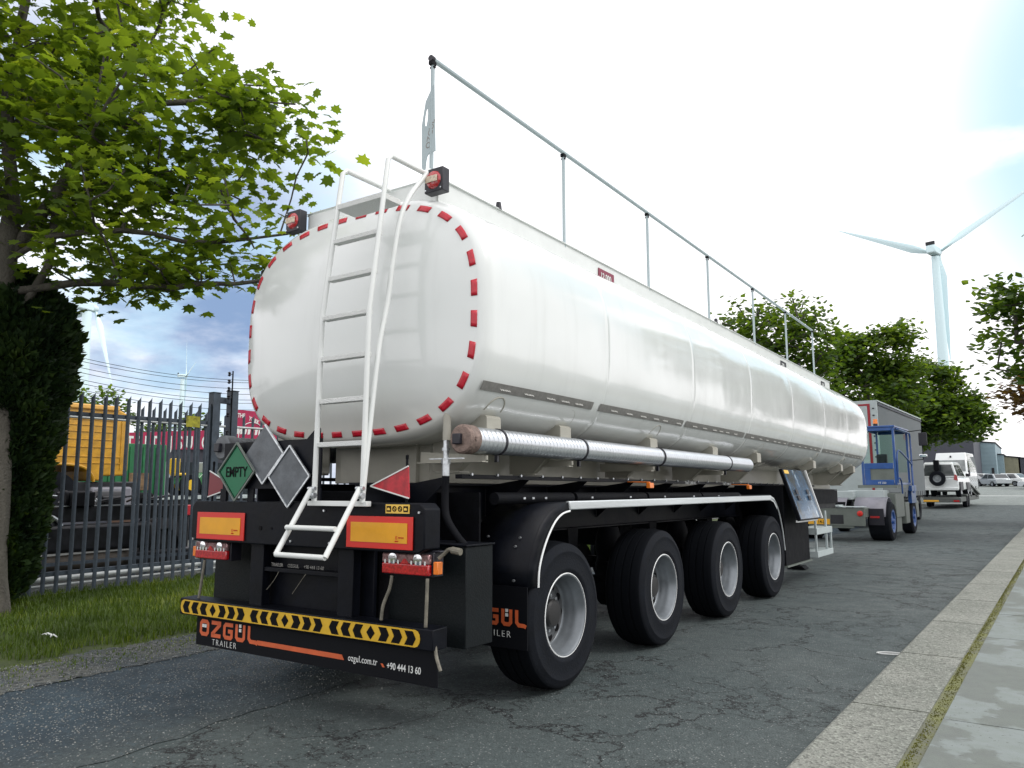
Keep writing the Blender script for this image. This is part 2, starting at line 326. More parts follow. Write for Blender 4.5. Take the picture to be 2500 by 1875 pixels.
m_pic = mat('airbrushed panel', (.1, .12, .14), .25, coat=.5); k = NT(m_pic); p = k.pos((1, 1, .5)); a = k.noise(p, 3.2, 6, .65); b_ = k.noise(k.pos(loc=(3, 3, 3)), 6, 5)
c = k.mix(k.rng(a, .42, .52), (.035, .042, .045), (.035, .10, .19)); c = k.mix(k.rng(a, .56, .66), c, (.42, .50, .54)); c = k.mix(k.rng(b_, .55, .7, 0, .8), c, (.03, .035, .04)); k.col(c)
m_hose = mat('galvanised spiral tube', (.62, .65, .68), .3, metal=.8, var=.03, vscale=6)
m_dtube = mat('weathered grey tube', (.12, .13, .14), .5, metal=.4, var=.3, vscale=12)

def mat_leaf(name, c1, c2, c3, trans=.45):
    m = bpy.data.materials.new(name); m.use_nodes = True; t = m.node_tree; t.nodes.clear(); n = t.nodes.new
    a = n('ShaderNodeAttribute'); a.attribute_name = 'tone'; r = n('ShaderNodeValToRGB'); t.links.new(a.outputs['Fac'], r.inputs[0])
    e = r.color_ramp.elements; e[0].color = (*c1, 1); e[1].color = (*c3, 1); e.new(.55).color = (*c2, 1)
    d = n('ShaderNodeBsdfPrincipled'); d.inputs['Roughness'].default_value = .5; d.inputs['Specular IOR Level'].default_value = .35; tr = n('ShaderNodeBsdfTranslucent')
    hs = n('ShaderNodeMix'); hs.data_type = 'RGBA'; hs.blend_type = 'MULTIPLY'; hs.inputs[0].default_value = 1; t.links.new(r.outputs[0], hs.inputs[6]); hs.inputs[7].default_value = (1.7, 1.6, .35, 1)
    t.links.new(r.outputs[0], d.inputs['Base Color']); t.links.new(hs.outputs[2], tr.inputs[0])
    mx_ = n('ShaderNodeMixShader'); mx_.inputs[0].default_value = trans; t.links.new(d.outputs[0], mx_.inputs[1]); t.links.new(tr.outputs[0], mx_.inputs[2])
    o = n('ShaderNodeOutputMaterial'); t.links.new(mx_.outputs[0], o.inputs[0]); return m
m_leaf = mat_leaf('sycamore leaf', (.065, .115, .03), (.15, .225, .045), (.33, .40, .09), .66)
m_leaf2 = mat_leaf('far tree leaf', (.038, .08, .022), (.09, .155, .035), (.19, .265, .06), .55)
m_leaf3 = mat_leaf('copper tinted leaf', (.07, .06, .025), (.12, .07, .03), (.12, .12, .03), .4)
m_conif = mat_leaf('conifer scale leaf', (.010, .024, .010), (.024, .048, .012), (.075, .11, .02), .2)
m_grass = mat_leaf('grass blade', (0.0360, 0.0675, 0.0090), (0.0855, 0.1395, 0.0144), (0.1980, 0.2430, 0.0360), .3)
m_bark = mat('sycamore bark', (0.0480, 0.0440, 0.0360), .9, col2=(0.1040, 0.0960, 0.0800), vscale=7, bump=.8, bscale=35, vstretch=(0.8000, 0.8000, 0.2400))
m_fence = mat('weathered galvanised steel', (0.0560, 0.0736, 0.0960), .6, metal=.15, var=.25, vscale=9, bump=.15, bscale=60)
m_fence2 = mat('pale galvanised pipe', (.50, .53, .53), .5, metal=.3, var=.15, vscale=9)
m_cabyel = mat('yellow cab paint', (0.5270, 0.2720, 0.0119), .4, coat=.3, var=.22, vscale=5)
m_grnp = mat('green container paint', (.010, .13, .045), .5, var=.2, vscale=4)
m_banner = mat('red banner cloth', (.36, .018, .07), .7, var=.15, vscale=3)
m_dark = mat('dark recess', (.02, .022, .026), .7, var=.4, vscale=3)
m_scrap = mat('oily black steel', (.014, .015, .019), .35, metal=.2, var=.5, vscale=5)
m_bwall = mat('dark cladding', (.050, .055, .072), .6, var=.12, vscale=1)
m_blue = mat('blue cab paint', (0.0162, 0.0765, 0.2700), .4, coat=.4, var=.15, vscale=5)
m_chgrey = mat('grey-green chassis paint', (0.1360, 0.1573, 0.1403), .5, var=.15, vscale=4, bump=.1, bscale=20)
m_mudg = mat('grey mudguard plastic', (.19, .19, .22), .45, var=.12, vscale=5)
m_curt = mat('grey curtain cloth', (0.1062, 0.1249, 0.1334), .6, var=.08, vscale=1.2, bump=.1, bscale=2)
m_lgrey = mat('pale grey panel', (.42, .48, .48), .5, var=.06)
m_glass = bpy.data.materials.new('cab glass'); m_glass.use_nodes = True
b_ = m_glass.node_tree.nodes['Principled BSDF']; b_.inputs['Base Color'].default_value = (.75, .9, .85, 1); b_.inputs['Roughness'].default_value = .02; b_.inputs['Transmission Weight'].default_value = 1; b_.inputs['IOR'].default_value = 1.01
m_wind = mat('dark window glass', (.035, .045, .05), .06, spec=.9)
m_wind2 = mat('dusty windscreen', (.16, .18, .18), .15, spec=.9, var=.3, vscale=2)
m_carw = mat('white car paint', (.72, .76, .76), .25, coat=.8)
m_cars = mat('silver car paint', (.42, .46, .48), .25, metal=.5, coat=.8)
m_cardk = mat('dark car paint', (.03, .035, .04), .25, coat=.8)
m_turb = mat('turbine white', (.68, .86, .90), .5, var=.04)
m_plate = mat('yellow number plate', (.80, .42, .03), .5)
m_wood = mat('old steel ramp', (.08, .09, .085), .6, var=.3)

# ------------------------------------------------------------------ ground
def gz(y): t = min(1, max(0, (y-58)/50)); return 1.15*t*t*(3-2*t)
KS = .026
def kx(y): return 3.10+KS*y
def sheet(name, xl, xr, y0, y1, z, m, ny=60, nx=2, parent=None):
    me = MB(); ys = sorted(set([y0, y1]+[q_ for q_ in range(56, 111, 2) if y0 < q_ < y1]+[y0+(min(y1, 56)-y0)*i/ny for i in range(1, ny)])); ny = len(ys)-1
    rows = [[(xl(y)+(xr(y)-xl(y))*j/nx, y, z+gz(y)) for j in range(nx+1)] for y in ys]
    me.v = [p for r in rows for p in r]
    for i in range(ny):
        for j in range(nx): a = i*(nx+1)+j; me.f.append((a, a+1, a+nx+2, a+nx+1)); me.m.append(0)
    return me.build(name, m, parent, recalc=False)
tag(sheet('ground', lambda y: -1500, lambda y: 1500, -60, 2500, -.012, m_dirt), kind='structure')
road_l = lambda y: -2.18+.004*math.sin(y)
o = sheet('road', road_l, lambda y: kx(y)+.02, -30, 74, 0, m_asphalt, nx=4); tag(o, kind='structure')
tag(sheet('road_far', lambda y: -60, lambda y: 60, 74, 160, .004, m_far), kind='structure')
# the darker resurfaced strip along the left side of the road, with a ragged edge
def ragged(name, L_, R_, z, m, jag, step=.12, kind='structure'):
    b = MB(); n = len(L_)
    def fine(P):
        o = []
        for a, c in zip(P[:-1], P[1:]):
            k_ = max(1, int((Vector(c)-Vector(a)).length/step))
            for i in range(k_): q = Vector(a).lerp(Vector(c), i/k_); o.append((q.x+random.gauss(0, jag), q.y+random.gauss(0, jag*.3)))
        o.append(P[-1]); return o
    A, B = fine(L_), fine(R_); m_ = max(len(A), len(B))
    rs = lambda P: [P[min(len(P)-1, int(i*(len(P)-1)/(m_-1)))] for i in range(m_)]
    A, B = rs(A), rs(B); b.strip([(x, y, z) for x, y in A], [(x, y, z) for x, y in B]); return tag(b.build(name, m, recalc=False), kind=kind)
ragged('road_patch', [(-2.16, -12), (-2.15, -1.7), (-2.18, 6), (-2.18, 30)], [(.3, -12), (-.14, -2.8), (-.23, -1), (-.45, 3), (-.7, 12), (-.9, 30)], .004, m_patch, .03, step=.15)
ragged('gravel_strip', [(-2.6, -12), (-2.82, -2.3), (-3.03, -1.3), (-3.0, -.5), (-2.9, 2), (-2.9, 30)], [(-2.1, -12), (-2.12, -2.3), (-2.14, -1.3), (-2.2, 2), (-2.18, 30)], .008, m_gravel, .035, step=.08)
# kerb stones in one run with joints, flush gutter moss, slabs
kb = MB(); y = -14.
while y < 70:
    y2 = y+1.8; g = .011
    for (a, b2) in ((y+g, y2-g),):
        n_ = 6
        for i in range(n_):
            ya, yb = a+(b2-a)*i/n_, a+(b2-a)*(i+1)/n_; za, zb = gz(ya), gz(yb)
            xs = (kx(ya), kx(ya)+.46+.002*ya, kx(yb), kx(yb)+.46+.002*yb)
            kb.add([(xs[0], ya, za-.05), (xs[0]+.012, ya, .09+za), (xs[0]+.03, ya, .1+za), (xs[1], ya, .1+za), (xs[1], ya, za-.05),
                    (xs[2], yb, zb-.05), (xs[2]+.012, yb, .09+zb), (xs[2]+.03, yb, .1+zb), (xs[3], yb, .1+zb), (xs[3], yb, zb-.05)],
                   [(0, 5, 6, 1), (1, 6, 7, 2), (2, 7, 8, 3), (3, 8, 9, 4), (0, 1, 2, 3, 4), (5, 9, 8, 7, 6)])
    y = y2
tag(kb.build('kerb', m_kerb, smooth=0), kind='structure')
m_pbase = mat('dirty joint', (.12, .125, .10), .9, col2=(.17, .18, .06), vscale=4, bump=.6, bscale=60)
tag(sheet('pavement', lambda y: kx(y)+.1, lambda y: kx(y)+7, -14, 70, .093, m_pbase, nx=2), kind='structure')
sl = MB(); y = -13.2; row = 0
while y < 66:
    for j in range(5):
        x0 = kx(y)+.545+j*.92; hh = random.uniform(.097, .102)+gz(y); L0 = 1.5 if y < 20 else 6
        offs = .0 if j % 2 == 0 else .35
        ya, yb = y+offs+.008, y+offs+L0-.008; sh = KS*(yb-ya)
        sl.add([(x0+.005, ya, hh), (x0+.915, ya, hh+.002), (x0+.915+sh, yb, hh), (x0+.005+sh, yb, hh+.002)]+[(x0+.005, ya, hh-.03), (x0+.915, ya, hh-.03), (x0+.915+sh, yb, hh-.03), (x0+.005+sh, yb, hh-.03)],
               [(0, 1, 2, 3), (0, 4, 5, 1), (1, 5, 6, 2), (2, 6, 7, 3), (3, 7, 4, 0)])
    y += 1.5 if y < 20 else 6
tag(sl.build('pavement_slabs', m_slab, smooth=0), kind='structure')
# tufts of moss along the kerb joints
def scatter_blades(name, n, fn, hmin, hmax, wd, m, seed=1):
    r = np.random.default_rng(seed); P = np.array([fn(r) for _ in range(n)]); h = r.uniform(hmin, hmax, n); a = r.uniform(0, 2*pi, n); ln = r.uniform(.1, .7, n)*h
    d = np.stack([np.cos(a), np.sin(a), 0*a], 1); s_ = np.stack([-np.sin(a), np.cos(a), 0*a], 1)
    w_ = wd*r.uniform(.6, 1.4, n); tip = P+d*ln[:, None]; tip[:, 2] += h; mid = P+d*(ln*.35)[:, None]; mid[:, 2] += h*.6
    V = np.stack([P-s_*w_[:, None], P+s_*w_[:, None], mid+s_*(w_*.7)[:, None], mid-s_*(w_*.7)[:, None], tip], 1).reshape(-1, 3)
    b0 = np.arange(n)*5; F = np.stack([b0, b0+1, b0+2, b0, b0+2, b0+3, b0+3, b0+2, b0+4], 1).ravel()
    sp = .5+.28*np.sin(P[:, 0]*1.7+P[:, 1]*.9)*np.sin(P[:, 1]*1.3-P[:, 0]*.6)+.2*np.sin(P[:, 0]*5.1)*np.sin(P[:, 1]*4.3); tone = np.repeat(np.clip(r.normal(.42, .18, n)*sp*1.9, 0, 1), 5)
    return rawmesh(name, V, F, 3, m, attr=tone)
def moss_pt(r):
    y = r.uniform(-3, 14)**1 if r.random() < .7 else r.uniform(-3, 30)
    if r.random() < .8:
        c = .5+.5*math.sin(y*2.1)*math.sin(y*.7+1); x = kx(y)+.475+abs(r.normal(0, .012+.045*c)); z = .093
    else: x = kx(y)-abs(r.normal(0, .02)); z = .001 if math.sin(y*3)+math.sin(y*1.3) > .2 else -.05
    return (x, y, z)
m_mossb = mat_leaf('moss tip', (.06, .06, .015), (.12, .125, .02), (.22, .22, .04), .2)
tag(scatter_blades('moss', 9000, moss_pt, .003, .009, .004, m_mossb, 3), kind='stuff', cat='moss', label='yellow-green moss growing in the joint between kerb and pavement slabs')
tag(sheet('verge', lambda y: -7.6, lambda y: -2.9+.1*sin(y*1.3), -12, 60, -.004, m_soil, nx=6, ny=80), kind='structure')
def grass_pt(r):
    while True:
        y = r.uniform(-3.2, 12); x = r.uniform(-7.5, -2.75)
        edge = -3.02+.12*math.sin(y*2.3)+.07*math.sin(y*7)
        if y < -.9: edge -= (-.9-y)*.75*(.7+.3*math.sin(y*5))     # bare ground under the sycamore
        if x < edge and (r.random() < .93 or math.sin(x*3)*math.sin(y*4) > -.3): return (x, y, -.004)
tag(scatter_blades('grass', 85000, grass_pt, .03, .11, .005, m_grass, 5), label='short green verge grass growing between the fence and the road edge', cat='grass', kind='stuff')
def weed_pt(r):
    y = r.uniform(-3, 1.0); return (-2.7+r.normal(0, .25), y, .008)
tag(scatter_blades('weeds', 1500, weed_pt, .01, .03, .004, m_grass, 6), label='thin yellowish weeds on the gravel beside the patched asphalt', cat='weeds', kind='stuff')
# loose chippings
def pebbles(name, n, fn, r0, r1, m, seed):
    r = np.random.default_rng(seed); base = np.array([(1, 0, 0), (-1, 0, 0), (0, 1, 0), (0, -1, 0), (0, 0, .7), (0, 0, -.7)], float)
    fc = np.array([(0, 2, 4), (2, 1, 4), (1, 3, 4), (3, 0, 4), (2, 0, 5), (1, 2, 5), (3, 1, 5), (0, 3, 5)])
    P = np.array([fn(r) for _ in range(n)]); s_ = r.uniform(r0, r1, n)
    V = P[:, None]+base[None]*s_[:, None, None]*r.uniform(.6, 1.3, (n, 6, 1)); F = (fc[None]+(np.arange(n)*6)[:, None, None]).ravel()
    return rawmesh(name, V.reshape(-1, 3), F, 3, m, attr=np.zeros(n*6))
m_chip = mat('pale chipping', (.20, .21, .20), .8, var=.6, vscale=20)
tag(pebbles('gravel', 9000, lambda r: ((lambda y: (r.uniform(-3.0, -2.12), y, .01))(r.uniform(-3, 5)) if r.random() < .75 else (r.normal(-1.3, .6), r.uniform(-3, -.5), .006)), .003, .009, m_chip, 8), label='loose grey chippings along the edge of the patched road', cat='gravel', kind='stuff')

# ------------------------------------------------------------------ tank trailer (all coordinates local to its root)
SL = .0105
T = thing('tank_trailer', 'long white fuel tank semi-trailer on four black axles parked along the road', 'tank trailer', (0, 0, -.016), rx=-SL)
HW = 1.27; ZC = 2.715; BZ = .925
def sec(s, y, n=3.1, M=112, dz=0.):
    o = []
    for i in range(M):
        t = 2*pi*i/M; c, q = cos(t), sin(t); e = 2/(2.85 if q > 0 else 3.2)
        o.append((s[0]*HW*math.copysign(abs(c)**e, c), y, ZC+dz+s[1]*BZ*math.copysign(abs(q)**e, q)))
    return o
def ins(d, y): return ((HW-d)/HW, (BZ-d)/BZ, y)
def yhead(g): g = min(1, g); return -.945-.095*sqrt(1-(max(0, g-.950)/.05)**2)-.19*(1-g**2.4)
def ins(d, y): return ((HW-d)/HW, (BZ-d)/BZ, y)
RIM = [.155, .125, .10, .08, .068, .060, .052, .044, .036, .028, .020, .013, .008, .004, .0015]
G0 = (HW-.155)/HW; G1 = (BZ-.155)/BZ
rings = [(G0*g, G1*g, yhead(G0*g)) for g in (.02, .2, .4, .55, .68, .78, .86, .92, .965)]+[ins(d, yhead(1-d/HW)) for d in RIM]+[ins(0, -.94)]
SEAMS = [.72, 2.72, 4.74, 6.76, 8.85, 10.75]
ys = []
y = -.84
while y < 12.6: ys.append(y); y += .17
for s_ in SEAMS: ys += [s_-.05, s_-.02, s_-.008, s_+.008, s_+.02, s_+.05]
ys = sorted([q for q in ys if not any(abs(q-s_) < .14 and min(abs(abs(q-s_)-e_) for e_ in (.008, .02, .05)) > .0005 for s_ in SEAMS)])
for q in ys:
    d = -.003 if any(abs(abs(q-s_)-.008) < .001 for s_ in SEAMS) else 0
    bulge = 0
    rings.append(ins(d, q))
rings += [ins(0, 12.7), ins(.01, 12.9), ins(.04, 13.1), ins(.10, 13.25), (.8, .8, 13.38), (.5, .5, 13.45), (.02, .02, 13.47)]
from mathutils import noise as mn
M_ = 112; BAF = sorted([-.9]+SEAMS+[12.8])
def dent(x, y, z):
    if not -.9 < y < 12.8: return 0.
    k0 = max(q for q in BAF if q <= y); k1 = min(q for q in BAF if q > y); u = (y-k0)/(k1-k0)
    return .007*sin(pi*u)+.0045*mn.noise(Vector((x*1.3+7, y*1.1, z*1.0)))*min(1, 6*u, 6*(1-u))
b = MB()
for sx_, sz_, y in rings:
    row = sec((sx_, sz_), y)
    if -.9 < y < 12.8:                       # every compartment sheet is very slightly barrelled and dented
        for i, (px_, py_, pz_) in enumerate(row):
            d_ = dent(px_, y, pz_); rn = Vector((px_, 0, pz_-ZC)).normalized(); row[i] = (px_+rn.x*d_, py_, pz_+rn.z*d_)
    b.v += row
for i in range(len(rings)-1):
    for j in range(M_): b.f.append((i*M_+j, i*M_+(j+1) % M_, (i+1)*M_+(j+1) % M_, (i+1)*M_+j)); b.m.append(0)
b.f.append(tuple(range(M_))); b.m.append(0); b.f.append(tuple((len(rings)-1)*M_+j for j in range(M_))); b.m.append(0)
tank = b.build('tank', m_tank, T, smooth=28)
# red reflectors on the shoulder ring of the rear end
def ringpt(t, d, n=3.1):
    c, q = cos(t), sin(t); e = 2/(2.85 if q > 0 else 3.2); yv = yhead(1-d/HW)
    s = ((HW-d)/HW, (BZ-d)/BZ)
    return Vector((s[0]*HW*math.copysign(abs(c)**e, c), yv-.003, ZC+s[1]*BZ*math.copysign(abs(q)**e, q)))
K = 600; cen = [ringpt(2*pi*i/K, .08) for i in range(K)]; cum = [0]
for i in range(K): cum.append(cum[-1]+(cen[(i+1) % K]-cen[i]).length)
tot = cum[-1]; ND = 32
def tat(sv):
    sv %= tot; i = int(np.searchsorted(cum, sv))-1; f = (sv-cum[i])/(cum[i+1]-cum[i]); return 2*pi*(i+f)/K
for i in range(ND):
    s0 = (i+.5)*tot/ND; hl = .057; b = MB(); NU, NV = 5, 4; vs_ = []
    for u in range(NU):
        for v in range(NV):
            vs_.append(ringpt(tat(s0-hl+2*hl*u/(NU-1)), .066+.043*v/(NV-1)))
    b.add(vs_, [(u*NV+v, u*NV+v+1, (u+1)*NV+v+1, (u+1)*NV+v) for u in range(NU-1) for v in range(NV-1)])
    o = b.build('reflector', m_red, tank, smooth=60, recalc=False); so = o.modifiers.new('thick', 'SOLIDIFY'); so.thickness = .003; so.offset = 0
# grey tape strips along the right side, following the shell
def side_x(z, n=3.1, e=.0035):
    n = 2.85 if z > ZC else 3.2; return HW*(1-min(1, abs((z-ZC)/BZ))**n)**(1/n)+e
STR = [(-1.0, .56), (.68, 2.55), (2.62, 4.58), (4.65, 6.62), (6.69, 8.74), (8.89, 10.68), (10.8, 12.5)]
zst = lambda y: 2.165+.0*y
for a, c_ in STR:
    for q in (-1, 1):
        b = MB(); z0, z1 = 2.135, 2.195; nn = int((c_-a)/.12)+1; yy_ = [a+(c_-a)*i/nn for i in range(nn+1)]
        sx2 = lambda y, z: q*(side_x(z, e=.007)+dent(q*side_x(z), y, z))
        for za, zb_ in ((z0, (z0+z1)/2), ((z0+z1)/2, z1)): b.strip([(sx2(y, za), y, za) for y in yy_], [(sx2(y, zb_), y, zb_) for y in yy_])
        g_ = b.build('side_strip', m_gtape, tank, recalc=False, smooth=0)
    y = a+.22
    while y < c_-.12:
        text('OZGUL', .034, m_glet, g_, (side_x(2.15, e=.013)+dent(side_x(2.15), y+.05, 2.15), y, 2.152), 'right', .0008, 1.1); y += random.choice((.30, .36, .22))
# saddle pads + outriggers under the shell, with the rounded weld marks above them
PADS = [-.72, .28, 2.02, 3.79, 5.52, 8.69, 10.9, 12.1]
for i, y in enumerate(PADS):
    for q in (1, -1):
        b = MB(); xs = side_x(1.985, e=.0)
        b.prism([(q*(xs-.10), 1.985), (q*1.085, 1.985), (q*1.10, 1.97), (q*1.10, 1.855), (q*.90, 1.80), (q*.80, 1.92)], 1, y-.085, y+.085)
        b.add([(q*1.085, y-.004, 1.86), (q*.55, y-.004, 1.86), (q*.55, y-.004, 1.60), (q*.80, y-.004, 1.60), (q*1.085, y+.004, 1.86), (q*.55, y+.004, 1.86), (q*.55, y+.004, 1.60), (q*.80, y+.004, 1.60)],
              [(0, 1, 2, 3), (7, 6, 5, 4), (0, 3, 7, 4), (3, 2, 6, 7)])
        b.box(min(q*.62, q*.84), max(q*.62, q*.84), y-.06, y+.06, 1.588, 1.602)
        b.beam((q*1.085, y, 1.852), (q*.80, y, 1.606), .07, .006)
        sd_ = b.build('saddle', m_cream, T, bevel=.003)
        b = MB(); b.tube([Vector((q*(side_x(2.02+.09*sin(t), e=.002)), y+.10*cos(t), 2.02+.09*sin(t))) for t in [pi*j/10 for j in range(11)]], .006, 6); b.build('weld_bead', m_cream, sd_)
b = MB()
for q in (1, -1):
    b.prism([(q*.30, 1.52), (q*.50, 1.52), (q*.50, 1.82), (q*.30, 1.82)], 1, -.7, 12.6)
b.box(-.4, .4, -.74, -.70, 1.52, 1.88)
b.build('cradle_rail', m_cream, T, bevel=.004)
# top coaming, walkway and rear lamp boxes
b = MB(); CZ = 3.765
for q in (1, -1):
    b.prism([(-.90, 3.50), (-.90, CZ), (12.1, CZ), (12.1, 3.55)], 0, min(q*.70, q*.712), max(q*.70, q*.712))
    b.box(min(q*.68, q*.73), max(q*.68, q*.73), -.90, 12.1, CZ, CZ+.008)
b.box(-.70, .70, -.905, -.893, 3.5, CZ); b.box(-.70, .70, 12.09, 12.1, 3.5, CZ-.02); b.box(-.72, .72, -.915, -.87, CZ+.009, CZ+.016)
co = b.build('coaming', m_white, T, bevel=.003)
for y, w_, s in ((1.62, .34, '12 000'), (8.3, .34, '1203'), (11.3, .3, '1203')):
    b = MB(); b.box(.715, .722, y, y+w_, 3.56, 3.70); q = b.build('placard', mat('maroon placard', (.22, .03, .06), .5) if y < 5 else m_plas, co)
    text(s, .09, m_wlet, q, (.726, y+.03, 3.60), 'right', .002, .95)
for y in (-.12, 5.1, 9.6):
    b = MB(); b.cyl((.71, y, 3.766), (.71, y, 3.83), .028, .02); b.build('vent_cap', m_plas, co)
for q in (1, -1):
    b = MB(); x = q*.765; b.box(x-.085, x+.085, -1.02, -.94, 3.61, 3.79)
    lb = b.build('lamp_box', m_plas, T, bevel=.006)
    b = MB(); b.lathe([(.001, -1.045), (.04, -1.043), (.06, -1.034), (.068, -1.02)], 32, 1, (x, 0, 3.70)); 
    b.build('lens', m_redl, lb)
    b = MB(); b.box(x-.052, x+.055, -1.051, -1.046, 3.675, 3.722); b.build('label_plate', m_label, lb)
    b = MB()
    for dx, dz in ((-.07, .07), (-.07, -.07), (.07, -.07)): b.cyl((x+dx, -1.026, 3.70+dz), (x+dx, -1.0, 3.70+dz), .006, n=8)
    b.build('bolt', m_galv, lb)
# guard rail on the right edge
rail = MB(); rail.tube([(.70, -.97, 4.685), (.70, 10.84, 4.67)], .020, 10)
m_rail = mat('pale blue grey paint', (.40, .48, .50), .5); gr = rail.build('guard_rail', m_rail, T)
for y in (-.97, .97, 2.89, 4.87, 6.9, 8.82, 10.82):
    b = MB(); b.cyl((.70, y, 3.74), (.70, y, 4.655), .016, n=10); b.build('post', m_rail, gr)
    b = MB(); b.box(.682, .718, y-.03, y+.02, 4.635, 4.664); b.cyl((.68, y, 4.62), (.72, y, 4.62), .012, n=8); b.build('clamp', m_black2, gr)
b = MB(); b.cyl((.70, -1.0, 4.685), (.70, -.965, 4.685), .024, n=10); b.build('end_cap', m_plas, gr)
# lettered fairing plate on the rear post
op = [(.715, 4.47), (.643, 4.36), (.609, 4.18), (.616, 3.85), (.622, 3.825), (.65, 3.82), (.657, 3.89), (.668, 3.925), (.69, 3.943), (.745, 3.943), (.734, 4.2), (.725, 4.47)]
bm = bmesh.new(); slot = [(.652, 4.295), (.641, 4.25), (.636, 4.20), (.641, 4.165), (.655, 4.16), (.664, 4.20), (.668, 4.26), (.664, 4.30)]
ov = [bm.verts.new((x, 0, z)) for x, z in op]; iv = [bm.verts.new((x, 0, z)) for x, z in slot]
es = [bm.edges.new((ov[i], ov[(i+1) % len(ov)])) for i in range(len(ov))]+[bm.edges.new((iv[i], iv[(i+1) % len(iv)])) for i in range(len(iv))]
bmesh.ops.triangle_fill(bm, use_beauty=True, edges=es); me = bpy.data.meshes.new('fairing'); bm.to_mesh(me); bm.free(); me.materials.append(m_rail)
fa = bpy.data.objects.new('fairing', me); COL.objects.link(fa); fa.parent = T; fa.location = (0, -.975, 0); so = fa.modifiers.new('thick', 'SOLIDIFY'); so.thickness = .006
ang = radians(78); Rr = Matrix(((cos(ang), -sin(ang), 0), (0, 0, -1), (sin(ang), cos(ang), 0))).to_4x4()
text('OZGUL', .062, m_gtape, fa, (.690, -.006, 3.975), Rr, .0012, 1.05)
# ladder
m_lad = m_white; XL, XR = .245, .69
prof = [(-1.575, 1.385), (-1.56, 2.64), (-1.415, 3.73), (-1.38, 3.765), (-.93, 3.765)]
b = MB(); b.tube([(XL, y, z) for y, z in prof], .0185, 12); lad = b.build('ladder', m_lad, T)
b = MB(); b.tube([(XR, y, z) for y, z in prof], .0185, 12); b.build('side_rail', m_lad, lad)
def yl(z): return np.interp(z, [1.385, 2.64, 3.73], [-1.575, -1.56, -1.415])
for z in (1.765, 2.055, 2.345, 2.63, 2.915, 3.195):
    y = float(yl(z)); b = MB(); b.box(XL+.01, XR-.01, y-.010, y+.045, z-.016, z+.016); b.build('rung', m_tread, lad, bevel=.003)
b = MB(); z = 3.46; y = float(yl(z)); b.box(XL, XR, y-.015, y+.17, z-.02, z+.02); b.build('top_step', m_tread, lad, bevel=.003)
b = MB(); b.box(XL-.05, XR+.05, -1.590, -1.545, 1.362, 1.395); b.build('foot_plate', m_lad, lad, bevel=.003)
b = MB(); b.tube([(XL+.0, -1.60, 1.475), (XL+.0, -1.87, 1.065)], .0175, 12); b.tube([(XR, -1.60, 1.475), (XR, -1.87, 1.065)], .0175, 12)
b.tube([(XL, -1.795, 1.18+.05), (XR, -1.795, 1.18+.05)], .016, 12); b.tube([(XL, -1.87, 1.065), (XR, -1.87, 1.065)], .0165, 12)
lo = b.build('folding_step', m_lad, lad)
for x in (XL, XR):
    b = MB(); b.cyl((x-.03, -1.60, 1.475), (x+.035, -1.60, 1.475), .013, n=8); b.cyl((x-.034, -1.60, 1.43), (x+.034, -1.60, 1.43), .02, n=8); b.build('pivot_bolt', m_galv, lad)
hp = [(.70, -1.585, 1.385), (.70, -1.565, 1.6), (.705, -1.50, 2.21), (.70, -1.46, 2.46), (.70, -1.40, 2.72), (.705, -1.36, 3.03), (.705, -1.30, 3.33), (.705, -1.21, 3.52), (.705, -1.09, 3.68), (.70, -.99, 3.80)]
def smooth_path(P, k=6):
    P = [Vector(p) for p in P]; o = []
    for i in range(len(P)-1):
        a, b_, c_, d_ = P[max(i-1, 0)], P[i], P[i+1], P[min(i+2, len(P)-1)]
        for j in range(k):
            t = j/k; o.append(.5*((2*b_)+(c_-a)*t+(2*a-5*b_+4*c_-d_)*t*t+(3*b_-a-3*c_+d_)*t**3))
    return o+[P[-1]]
b = MB(); b.tube(smooth_path(hp), .0175, 12); b.build('hand_rail', m_lad, T)
# hose tubes both sides
for q, y1 in ((1, 4.95), (-1, 4.95)):
    x = q*1.11; z = 1.80; y0 = -1.09 if q > 0 else -1.33
    b = MB(); np_ = int((y1-y0-.06)/.0175); b.lathe([(.001, y0+.06)]+[((.089, .089, .081)[i % 3], y0+.06+i*.0175) for i in range(np_+1)]+[(.001, y1)], 28, 1, (x, 0, z)); tb_ = b.build('hose_tube', m_hose if q > 0 else m_dtube, T)
    b = MB(); b.lathe([(.001, y0-.02), (.085, y0-.018), (.098, y0-.006), (.098, y0+.085), (.09, y0+.09)], 40, 1, (x, 0, z)); cp = b.build('tube_cap', m_brass if q > 0 else m_dtube, tb_)
    b = MB(); b.box(x-.052, x+.012, y0-.05, y0-.018, z-.035, z+.035); b.build('latch', m_plas, cp, bevel=.006)
    b = MB(); b.box(x+.06, x+.105, y0+.01, y0+.03, z-.012, z+.012); b.build('lug', m_brass if q > 0 else m_dtube, cp)
    for yy in (-.70, .47, 2.07, 4.08):
        b = MB(); b.lathe([(.089, yy-.013), (.095, yy-.010), (.095, yy+.010), (.089, yy+.013)], 40, 1, (x, 0, z)); b.box(x-.012, x+.012, yy-.012, yy+.012, z-.14, z-.09)
        b.build('clamp_band', m_plas, tb_)
        b = MB(); b.prism([(q*.55, 1.66), (q*1.13, 1.66), (q*1.13, 1.70), (q*.55, 1.74)], 1, yy-.16, yy-.155); b.box(min(q*.55, q*1.13), max(q*.55, q*1.13), yy-.2, yy-.13, 1.655, 1.662); b.cyl((q*1.13, yy-.15, 1.67), (q*1.13, yy-.15, 1.70), .012, n=8)
        b.build('tube_bracket', m_cream, tb_)
